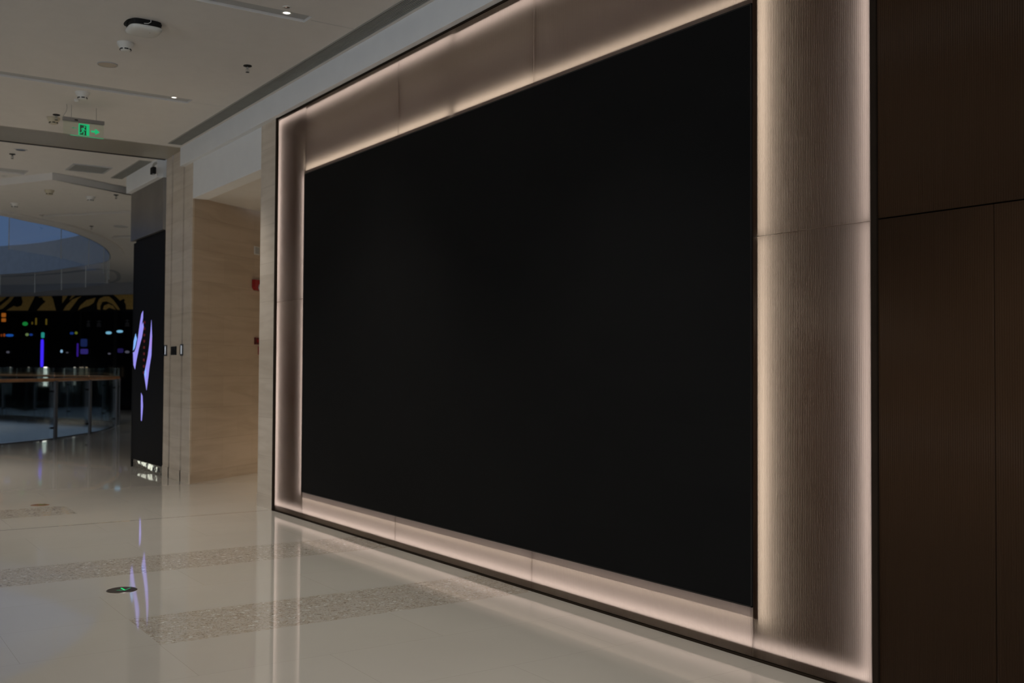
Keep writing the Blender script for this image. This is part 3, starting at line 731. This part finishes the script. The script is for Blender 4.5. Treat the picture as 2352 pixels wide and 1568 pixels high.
# ------------------------------------------------------------------ far LED column
t = empty('corner_video_screen', (3.80, 14.3, 0), 'narrow tall dark LED screen showing purple shapes at the wall corner', 'screen')
LX = 3.800
link('display', boxes([(LX, 4.3, 13.562, 15.06, 0.115, 3.130)]), pbr('led_dark_blue', (.003, .0033, .0045), .6, noise=.2, scale=2, spec=.15), t)
link('shadow_gap', boxes([(LX + .02, 4.28, 13.562, 15.05, 3.130, 3.165)]), M['black'], t)
link('header_panel', boxes([(LX - .03, 4.32, 13.562, 15.16, 3.165, 3.838)]), M['greysteel'], t)
link('chrome_plinth', boxes([(LX + .012, 4.3, 13.562, 15.05, 0.0, 0.115)]), M['chrome'], t)
pm, pt, pb = newmat('plinth_glint_glow')  # emissive noise painted in place of reflections on the chrome plinth
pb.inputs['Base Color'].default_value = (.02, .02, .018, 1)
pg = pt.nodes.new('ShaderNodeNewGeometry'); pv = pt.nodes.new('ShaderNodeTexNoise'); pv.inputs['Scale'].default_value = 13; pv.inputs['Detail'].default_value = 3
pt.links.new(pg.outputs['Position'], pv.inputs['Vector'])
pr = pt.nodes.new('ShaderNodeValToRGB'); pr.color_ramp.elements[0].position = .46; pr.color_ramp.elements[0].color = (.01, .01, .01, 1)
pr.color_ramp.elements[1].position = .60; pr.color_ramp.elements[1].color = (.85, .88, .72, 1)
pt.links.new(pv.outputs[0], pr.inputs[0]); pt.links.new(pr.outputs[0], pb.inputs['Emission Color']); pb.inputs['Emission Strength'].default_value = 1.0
link('plinth_glint', PRISM([(13.70, .035), (13.72, .085), (14.2, .105), (14.78, .10), (14.72, .07), (14.3, .045), (14.0, .015)], lambda u, v, d: (LX + .012 - d, u, v), .004), pm, t)
link('corner_edge', boxes([(LX - .004, 4.3, 15.06, 15.085, 0, 3.130)]), M['black'], t)
violet = emit('screen_violet', (.30, .27, .84), 1.0); skyc = emit('screen_sky_blue', (.22, .45, .95), 1.0); mag = emit('screen_magenta', (.55, .16, .50), .8); rdm = emit('screen_dim_red', (.12, .004, .01), .5)
def onled(u, v, d): return (LX - .0005 - d, u, v)
def led(name, poly, mat): link(name, PRISM(poly, onled, .002), mat, t)
led('violet_shape', [(14.99, 1.60), (14.90, 1.66), (14.80, 1.80), (14.72, 1.98), (14.64, 2.12), (14.56, 2.16), (14.56, 2.06), (14.62, 1.96), (14.55, 2.0), (14.52, 1.94), (14.60, 1.80), (14.74, 1.66), (14.86, 1.50), (14.94, 1.36), (15.02, 1.42), (15.055, 1.60)], violet)
led('blue_shape', [(15.055, 1.62), (14.96, 1.66), (14.86, 1.78), (14.93, 1.86), (15.02, 1.76)], skyc)
led('violet_blade', [(14.14, 2.02), (14.10, 1.80), (14.12, 1.55), (14.20, 1.40), (14.27, 1.22), (14.33, 1.08), (14.43, 1.24), (14.46, 1.30), (14.36, 1.44), (14.28, 1.56), (14.22, 1.70), (14.17, 1.88)], violet)
led('magenta_tip', [(14.14, 1.86), (14.105, 1.76), (14.125, 1.62), (14.20, 1.66)], mag)
led('blue_tip', [(14.455, 1.31), (14.41, 1.24), (14.34, 1.30), (14.38, 1.39)], skyc)
led('violet_sliver', [(14.60, 1.04), (14.53, 1.00), (14.50, .86), (14.52, .76), (14.55, .66), (14.585, .66), (14.60, .85)], violet)
for k in range(9):
    z = 1.30 + k * .085; led('red_dash', [(14.52, z), (14.44, z), (14.44, z + .035), (14.52, z + .035)], rdm)

# fittings on the stone pier
for yy, lab in ((12.79, 'chrome recessed shutter pull on the pier, right of the black switch plate'), (13.475, 'chrome recessed shutter pull on the pier, left of the black switch plate')):
    t = empty('recessed_pull', (WX, yy, 1.535), lab, 'handle', 'chrome pulls on the stone pier')
    bm = bmesh.new(); box(bm, WX - .012, WX + .02, yy - .055, yy + .055, 1.535, 1.675, bevel=.008); link('cup', bm, M['darkmetal'], t)
    bm = bmesh.new(); box(bm, WX - .022, WX - .011, yy - .030, yy + .012, 1.552, 1.662, bevel=.004); link('grip', bm, M['chrome2'], t)
t = empty('switch_plate', (WX, 13.12, 1.545), 'square black key switch plate on the stone pier', 'switch')
bm = bmesh.new(); box(bm, WX - .010, WX + .005, 13.01, 13.235, 1.545, 1.652, bevel=.003); link('plate', bm, M['black'], t)
link('key_switch', boxes([(WX - .014, WX - .010, 13.09, 13.15, 1.58, 1.61)]), M['darkmetal'], t)

# fittings on the slanted wall
def onrec(u, v, d):
    p_ = A + dr * u + nrm * d; return (p_.x, p_.y, v)
def U(x_, y_): return (Vector((x_, y_)) - A).dot(dr)
def recbox(u0, u1, z0, z1, d0, d1):
    bm = bmesh.new(); prism(bm, [(u0, z0), (u1, z0), (u1, z1), (u0, z1)], lambda u, v, d: onrec(u, v, d0 + d), d1 - d0); return bm
u0, u1 = U(4.863, 13.264), U(4.964, 13.325)
t = empty('wall_plate', onrec(u0, 2.888, 0), 'small white square plate high on the brown recess wall', 'plate')
link('plate', recbox(u0, u1, 2.888, 2.997, 0, .012), M['plastic'], t); link('rim', recbox(u0 + .01, u1 - .01, 2.90, 2.985, .012, .016), M['ceiling2'], t)
u0, u1 = U(4.831, 13.245), U(4.979, 13.334)
t = empty('fire_alarm_beacon', onrec(u0, 2.413, 0), 'red fire alarm sounder with white dome on the brown recess wall', 'alarm')
bm = bmesh.new(); prism(bm, [(u0, 2.45), (u0 + .04, 2.415), (u1, 2.413), (u1, 2.55), (u0, 2.55)], lambda u, v, d: onrec(u, v, d), .05); link('body', bm, M['red'], t)
bm = bmesh.new(); r_ = bmesh.ops.create_uvsphere(bm, u_segments=16, v_segments=10, radius=.045)
cc = Vector(onrec((u0 + u1) / 2 + .03, 2.455, .055))
for v_ in r_['verts']: v_.co = v_.co + cc
link('dome', bm, M['plastic'], t, smooth=True)
u0, u1 = U(4.889, 13.279), U(4.998, 13.345)
t = empty('fire_call_point', onrec(u0, 1.70, 0), 'dark red manual call point plate on the brown recess wall', 'call point')
link('plate', recbox(u0, u1, 1.70, 1.79, 0, .02), M['darkred'], t)
link('button', recbox(u0 + .035, u1 - .04, 1.725, 1.765, .02, .028), M['red'], t)
t = tag(link('alarm_handset', recbox(U(4.972, 13.33), U(5.02, 13.36), 1.565, 1.675, 0, .035), M['red']), 'red fire phone socket just under the dark red call point', 'socket')

# ------------------------------------------------------------------ floor arrows (egress lights set in the floor)
def floor_arrow(c, label, plate, arrow, k=1.0, rot=0):
    t = empty('floor_exit_light', (c[0], c[1], 0), label, 'floor light', 'round egress lights set in the floor')
    link('cover', LATHE([(0, .003), (.088 * k, .003), (.093 * k, .0), (0, -.002)], (c[0], c[1], 0), 48), plate, t)
    for a, b, mm in ((HEAD, (1.673 - 1.665, 6.835 - 6.785), 0), (HEAD, (-.032, -.003), 1), (HEAD, (.058, .026), 1)):
        a = Vector(a); b = Vector(b); d = (b - a).normalized(); n = Vector((-d.y, d.x)) * (.0045 if mm == 0 else .004)
        bm = PRISM([tuple(a - n), tuple(b - n), tuple(b + n), tuple(a + n)], lambda u, v, dd: (c[0] + u * k, c[1] + v * k, .0032 + dd), .001)
        link('arrow_stroke', bm, arrow[mm], t)
HEAD = (.012, -.030)
floor_arrow((1.665, 6.785), 'dark round floor exit light with a green arrow between the terrazzo bands', pbr('dark_floor_plate', (.045, .034, .022), .3), (emit('arrow_green', (0, .75, .18), 1.0), emit('arrow_green_dim', (.01, .30, .12), .6)))
floor_arrow((1.98, 11.36), 'distant round floor exit light in orange and green at the left edge', pbr('amber_floor_plate', (.16, .07, .02), .35), (emit('arrow_olive', (.10, .20, .02), .6), emit('arrow_olive_dim', (.08, .16, .02), .5)), .95)

# ------------------------------------------------------------------ glass balustrade round the void
t = empty('glass_balustrade', (2.9, 20.5, 0), 'curved glass balustrade with amber wooden handrail around the atrium opening', 'balustrade')
rail = grow(void, 0.09 * sgn); rail = rail + [rail[0]]
cum = [0]
for a, b in zip(rail, rail[1:]): cum.append(cum[-1] + (Vector(b) - Vector(a)).length)
def at(s):
    for i in range(len(cum) - 1):
        if cum[i + 1] >= s:
            f = (s - cum[i]) / (cum[i + 1] - cum[i]); return Vector(rail[i]).lerp(Vector(rail[i + 1]), f)
    return Vector(rail[-1])
def nearest(p):
    return min(((at(s * .05) - Vector(p)).length, s * .05) for s in range(int(cum[-1] / .05)))[1]
ps = [nearest(p) for p in ((2.25, 20.05), (3.90, 21.45), (4.78, 22.72), (5.75, 24.6), (6.17, 26.0))]
s = ps[-1] + 1.6
while s < cum[-1] - 0.3 and s < ps[-1] + 34: ps.append(s); s += 1.6
railz = 1.135
hr = [(at(cum[-1] * k / 240).x, at(cum[-1] * k / 240).y, railz) for k in range(241)]
link('handrail', TUBE([(q[0], q[1], q[2]) for q in hr], .034, 10), M['wood'], t, smooth=True)
for i, s in enumerate(ps):
    c = at(s); d = (at(min(s + .05, cum[-1])) - at(max(s - .05, 0))).normalized()
    n = Vector((d.y, -d.x)) * sgn
    def pp(u, v, q): return (c.x + d.x * u + n.x * (v + .03), c.y + d.y * u + n.y * (v + .03), q)
    bm = bmesh.new(); prism(bm, [(-.045, -.02), (.045, -.02), (.045, .02), (-.045, .02)], lambda u, v, q: pp(u, v, q), railz - .02)
    link('post', bm, M['post'], t)
    if i + 1 < len(ps):
        s2 = ps[i + 1]; k = 8
        seg = [at(s + .03 + (s2 - s - .06) * j / k) for j in range(k + 1)]
        link('glass_panel', RIBBON([tuple(v_) for v_ in seg], .014, .03, 1.36), M['rail'], t)
    for zc in (.20, .90):
        bm = bmesh.new(); prism(bm, [(-.085, -.055), (-.02, -.055), (-.02, -.01), (-.085, -.01)], lambda u, v, q: pp(u, v, zc + q), .035)
        link('clamp', bm, M['black'], t)

# smoke curtain glass around the ceiling hole
t = empty('smoke_curtain', (2.67, 19.36, 3.38), 'frameless glass smoke curtain hanging around the ceiling opening', 'smoke curtain')
cur = grow(hole, -0.02 * sgn) ; cur = cur + [cur[0]]
cm = [0]
for a, b in zip(cur, cur[1:]): cm.append(cm[-1] + (Vector(b) - Vector(a)).length)
def at2(s):
    for i in range(len(cm) - 1):
        if cm[i + 1] >= s: return Vector(cur[i]).lerp(Vector(cur[i + 1]), (s - cm[i]) / (cm[i + 1] - cm[i]))
    return Vector(cur[-1])
s = 1.3
while s < 30:
    a = at2(s); b = at2(s + 1.5)
    link('glass_pane', RIBBON([tuple(at2(s + .012 + 1.476 * j / 5)) for j in range(6)], .01, 3.40, HL - .04), M['curtain'], t)
    link('joint_rod', TUBE([(a.x, a.y, 3.38), (a.x, a.y, HL - .04)], .007, 6), M['slat'], t)
    s += 1.5

# ------------------------------------------------------------------ far shop front across the atrium
P1 = Vector((5.3, 38.3)); P0 = Vector((8.95, 34.3)); fd = (P0 - P1).normalized(); fn = Vector((fd.y, -fd.x))
def fac(u, v, d): p_ = P1 + fd * u + fn * d; return (p_.x, p_.y, v)
def facbox(u0, v0, u1, v1, d0, d1):
    bm = bmesh.new(); prism(bm, [(u0, v0), (u1, v0), (u1, v1), (u0, v1)], lambda u, v, d: fac(u, v, d0 + d), d1 - d0); return bm
struct(link('wall_far', facbox(-6, 0, 9, 4.2, -.3, 0), M['shopblack']), 'black glass shop front across the atrium')
Q1 = Vector((5.15, 37.0)); Q0 = Vector((8.40, 33.0)); qd = (Q0 - Q1).normalized(); qn = Vector((qd.y, -qd.x))
def fac2(u, v, d): p_ = Q1 + qd * u + qn * d; return (p_.x, p_.y, v)
struct(link('wall_far_bulkhead', PRISM([(-6, 3.62), (9, 3.62), (9, HL), (-6, HL)], fac2, .25), pbr('grey_bulkhead', (.33, .33, .34), .8, noise=.03)), 'grey bulkhead above the far shop front')
GOLD = [
  [(0.041, 3.709), (0.3, 3.808), (0.489, 3.806), (0.186, 3.585), (0.045, 3.505)],
  [(0.048, 3.362), (0.399, 3.603), (0.583, 3.805), (0.725, 3.803), (0.494, 3.541), (0.192, 3.3), (0.05, 3.26)],
  [(0.96, 3.8), (1.451, 3.795), (1.384, 3.634), (1.159, 3.231), (0.335, 3.237), (0.616, 3.388), (0.758, 3.346), (0.921, 3.395), (0.966, 3.516), (0.915, 3.679)],
  [(1.475, 3.794), (1.57, 3.672), (1.686, 3.691), (1.731, 3.771), (1.986, 3.788), (2.105, 3.606), (2.227, 3.222), (1.509, 3.228), (1.691, 3.408), (1.84, 3.518), (1.734, 3.589), (1.71, 3.66), (1.582, 3.655)],
  [(2.47, 3.803), (2.722, 3.81), (2.61, 3.641), (2.465, 3.461)],
  [(2.86, 3.788), (3.042, 3.806), (2.907, 3.677), (2.727, 3.559), (2.816, 3.698)],
  [(3.181, 3.684), (3.046, 3.596), (2.89, 3.397), (2.733, 3.228), (2.503, 3.22), (2.615, 3.38), (2.841, 3.578)],
  [(3.704, 3.629), (3.639, 3.47), (3.482, 3.372), (3.256, 3.314), (3.053, 3.216), (3.141, 3.375), (3.365, 3.552)],
  [(3.778, 3.25), (3.764, 3.429), (3.84, 3.587), (4.019, 3.665), (4.199, 3.663), (4.358, 3.542), (4.495, 3.382), (4.609, 3.223), (4.52, 3.224), (4.338, 3.404), (4.112, 3.505), (3.954, 3.487), (3.889, 3.368), (3.88, 3.229)],
  [(3.981, 3.248), (4.024, 3.367), (4.18, 3.425), (4.338, 3.364), (4.453, 3.224), (4.318, 3.265), (4.205, 3.296), (4.071, 3.228)],
  [(4.42, 3.809), (5.9, 3.85), (5.9, 3.239), (4.832, 3.241), (4.818, 3.399), (4.761, 3.479), (4.782, 3.558), (4.715, 3.578), (4.604, 3.52), (4.491, 3.62), (4.355, 3.711)]]
t = empty('shop_fascia_sign', fac(2.5, 3.2, .02), 'black fascia with dull gold leaf and arch ornament over the far shop front', 'sign')
link('fascia_board', facbox(-4, 3.19, 7, 3.9, .001, .04), M['black'], t)
for g_ in GOLD:
    o = link('gold_ornament', PRISM(g_, lambda u, v, d: fac(u, v, .041 + d), .012), M['gold'], t)
for a, b, lab in ((3.125, 3.170, 'black upright mullion left of the two glowing squares in the far shop front'), (4.385, 4.492, 'black upright mullion between the two cyan spots in the far shop front')):
    tag(link('mullion', facbox(a, 1.34 if a < 4 else 0, b, 3.187, .001, .05), M['black']), lab, 'mullion')

LITS = {
  'orange1': (0.171, 3.019, 0.334, 3.151), 'orange2': (0.175, 2.86, 0.337, 2.977), 'orange3': (0.152, 2.367, 0.204, 2.454), 'orange4': (0.253, 2.367, 0.322, 2.468),
  'blueoval': (0.354, 2.366, 0.642, 2.453), 'green': (0.983, 2.725, 1.186, 2.856), 'y1': (1.334, 2.768, 1.377, 2.854), 'y2': (1.472, 2.752, 1.527, 2.983),
  'y3': (1.862, 2.751, 1.915, 2.952), 'tube': (1.693, 1.36, 1.802, 2.278), 'teal': (1.705, 2.32, 1.824, 2.507), 'ye': (1.108, 2.386, 1.225, 2.48),
  'bl': (1.262, 2.393, 1.376, 2.465), 'dot': (2.44, 1.834, 2.524, 1.934), 'bl2': (2.789, 2.432, 2.921, 2.511), 'ye2': (2.968, 2.439, 3.067, 2.525),
  'cy1': (4.113, 2.436, 4.323, 2.528), 'cy2': (4.512, 2.484, 4.736, 2.569), 'pan1': (3.19, 2.034, 3.43, 2.29), 'pan2': (3.19, 1.793, 3.467, 1.963),
  'pur': (3.05, 1.707, 3.11, 2.147), 'pur2': (4.553, 1.837, 4.762, 1.978), 'w1': (2.654, 1.82, 2.736, 1.862), 'w2': (4.824, 1.823, 4.984, 1.907),
  'w3': (4.205, 1.78, 4.302, 1.836), 'w4': (0.382, 1.816, 0.502, 1.888), 'g1': (3.366, 2.658, 3.5, 2.9), 'g2': (3.738, 2.656, 3.903, 2.898),
  'g3': (4.776, 2.666, 4.939, 2.92), 'counter': (2.937, 0.847, 3.95, 1.536), 'pink': (4.51, 0.896, 4.683, 1.049), 'c15': (0.317, 0.905, 0.377, 1.367),
  'c43': (0.78, 0.966, 0.854, 1.326), 'c70': (1.238, 1.17, 1.292, 1.371), 'c111': (1.917, 1.232, 1.969, 1.374), 'c132': (2.264, 1.005, 2.318, 1.305),
  'c148': (2.5, 0.779, 2.625, 1.377), 'c214': (3.587, 0.817, 3.662, 1.382), 'c229': (3.796, 1.017, 3.947, 1.383), 'c241': (4.021, 1.018, 4.091, 1.384)}
def rrect(u0, v0, u1, v1, n=3):
    cu, cv, a, b = (u0 + u1) / 2, (v0 + v1) / 2, (u1 - u0) / 2, (v1 - v0) / 2; o = []
    for i in range(20):
        th = 2 * math.pi * i / 20; c, s_ = math.cos(th), math.sin(th)
        o.append((cu + a * math.copysign(abs(c) ** (2 / n), c), cv + b * math.copysign(abs(s_) ** (2 / n), s_)))
    return o
def lit(key, name, col, st, label, cat, n=3, group=None, d0=.06):
    b = LITS[key]
    t = empty(name, fac((b[0] + b[2]) / 2, b[1], .0), label, cat, group)
    m_ = .012
    link('mount', facbox(b[0] - m_, b[1] - m_, b[2] + m_, b[3] + m_, .001, d0), M['shopblack'], t)
    link('lit_face', PRISM(rrect(*b, n=n), lambda u, v, d: fac(u, v, d0 + .001 + d), .015), emit('glow_' + key, col, st * .8), t)
    return t
lit('orange1', 'neon_sign', (.35, .10, .01), .8, 'upper small orange lettered neon sign at the left edge of the far shop', 'sign', 8)
lit('orange2', 'neon_sign', (.35, .10, .01), .8, 'lower small orange lettered neon sign at the left edge of the far shop', 'sign', 8)
lit('orange3', 'neon_sign', (.25, .05, .01), .6, 'tiny orange neon mark at the left picture edge in the far shop', 'sign')
lit('orange4', 'neon_sign', (.30, .06, .01), .7, 'tiny orange neon mark left of the blue oval lamp', 'sign')
lit('blueoval', 'neon_lamp', (.01, .09, .42), .8, 'flat blue oval lamp at the left of the far shop', 'lamp', 2.5)
lit('green', 'neon_lamp', (.01, .28, .05), .7, 'green round glow high in the far shop', 'lamp', 2)
for k, lab in (('y1', 'shortest dim yellow vertical light beside the green glow'), ('y2', 'dim yellow dotted vertical light left of the blue tube'), ('y3', 'dim yellow dotted vertical light right of the blue tube')):
    lit(k, 'string_light', (.16, .11, .01), .5, lab, 'light', 6, 'dim yellow string lights in the far shop')
lit('tube', 'neon_tube', (.05, .02, 1.0), 1.15, 'bright blue vertical neon tube in the far shop', 'neon tube', 6)
lit('teal', 'neon_lamp', (.02, .32, .27), .9, 'teal lantern glowing above the blue neon tube', 'lantern', 4)
lit('ye', 'neon_lamp', (.18, .28, .10), .7, 'pale yellow-green oval lamp left of the teal lantern', 'lamp', 2)
lit('bl', 'neon_lamp', (.01, .05, .30), .7, 'small blue lamp touching the yellow-green one', 'lamp', 2.5)
lit('dot', 'neon_lamp', (.28, .50, .72), .95, 'small ice blue dot lamp in the middle of the far shop', 'lamp', 2)
lit('bl2', 'neon_lamp', (.01, .05, .28), .6, 'small blue lamp left of a yellow dot in the far shop', 'lamp')
lit('ye2', 'neon_lamp', (.16, .20, .02), .7, 'yellow dot lamp in the middle of the far shop', 'lamp', 2)
lit('cy1', 'ceiling_spot', (.20, .52, .72), .9, 'left one of two cyan oval spots in the far shop', 'lamp', 2.3, 'cyan spots in the far shop')
lit('cy2', 'ceiling_spot', (.22, .55, .80), .9, 'right one of two cyan oval spots in the far shop, beside the dark side screen', 'lamp', 2.3, 'cyan spots in the far shop')
lit('pan1', 'display_panel', (.008, .018, .09), .8, 'upper dim blue glowing square in the far shop', 'display', 6)
lit('pan2', 'display_panel', (.03, .02, .18), .8, 'lower dim violet glowing rectangle in the far shop', 'display', 6)
lit('pur', 'neon_tube', (.04, .01, .30), .7, 'short thin violet neon tube left of the glowing squares', 'neon tube', 6)
lit('pur2', 'display_panel', (.015, .01, .08), .8, 'faint violet panel below the right cyan spot', 'display', 4)
for k, lab in (('w1', 'faint white point right of the ice blue dot lamp'), ('w2', 'faint white point beside the dark side screen'), ('w3', 'faint white point below the left cyan spot'), ('w4', 'faint white point at the left of the far shop')):
    lit(k, 'point_lamp', (.09, .09, .12), .8, lab, 'lamp', 2, 'faint white points in the far shop')
# dim shop lettering: stroke clusters
for k, lab in (('g1', 'left dim grey character of the unlit shop lettering'), ('g2', 'middle dim grey character of the unlit shop lettering'), ('g3', 'right dim grey character of the unlit shop lettering')):
    b = LITS[k]; bm = bmesh.new(); wv = b[2] - b[0]; hv = b[3] - b[1]
    for a_, b_, c_, d_ in ((.05, .8, .95, .88), (.1, .5, .9, .58), (0, .1, 1, .18), (.46, .1, .54, 1), (.15, .2, .23, .5), (.76, .2, .84, .5)):
        prism(bm, [(b[0] + wv * a_, b[1] + hv * b_), (b[0] + wv * c_, b[1] + hv * b_), (b[0] + wv * c_, b[1] + hv * d_), (b[0] + wv * a_, b[1] + hv * d_)], lambda u, v, d: fac(u, v, .001 + d), .03)
    tag(link('sign_character', bm, pbr('dim_grey_letter', (.10, .10, .11), .5)), lab, 'lettering', 'unlit shop characters')
b = LITS['counter']
t = empty('reception_counter', fac(3.4, 0, .3), 'dark grey counter in front of the far shop behind the balustrade', 'counter')
link('body', facbox(b[0], 0, b[2], 1.28, .05, .5), pbr('counter_grey', (.035, .036, .042), .4), t)
link('top', facbox(b[0] - .03, 1.28, b[2] + .03, 1.33, .03, .53), pbr('counter_top', (.07, .07, .08), .3), t)
lit('pink', 'display_panel', (.05, .008, .014), .8, 'dim pink glow low beside the dark side screen', 'display', 2)
# glowing columns added in place of reflections in the balustrade glass
def glint_column(key, st, label, warm=0):
    b = LITS[key]; cu = (b[0] + b[2]) / 2; r = (b[2] - b[0]) / 2
    c = Vector(fac(cu, 0, .95))
    t = empty('glass_glint', (c.x, c.y, 0), label, 'lamp', 'glowing columns imitating reflections in the balustrade glass')
    link('glint_base', LATHE([(0, 0), (r * 1.6, 0), (r * 1.6, .03), (r * .5, .04), (r * .5, b[1] - .02), (0, b[1] - .02)], (c.x, c.y, 0), 14), M['black'], t)
    link('glint_glow', LATHE([(0, b[1] - .02), (r, b[1] - .02), (r * .8, b[3] - .01), (0, b[3] - .01)], (c.x, c.y, 0), 14), emit('glow_' + key, (1, .93 - .15 * warm, .80 - .3 * warm), st), t)
glint_column('c148', 2.4, 'brightest white column imitating a reflection in the balustrade glass')
glint_column('c43', .42, 'white column imitating a glass reflection, nearest the left edge but one')
glint_column('c15', .22, 'dim column imitating a glass reflection at the left edge')
glint_column('c70', .25, 'short dim column imitating a glass reflection left of the blue neon tube')
glint_column('c111', .25, 'short dim column imitating a glass reflection right of the blue neon tube')
glint_column('c132', .32, 'column imitating a glass reflection just left of the brightest one')
glint_column('c214', .38, 'column imitating a glass reflection near the right end of the balustrade')
glint_column('c229', .16, 'wide dim warm column imitating a glass reflection near the right end of the balustrade', .6)
glint_column('c241', .25, 'peach column imitating a glass reflection at the very right end of the balustrade', 1)
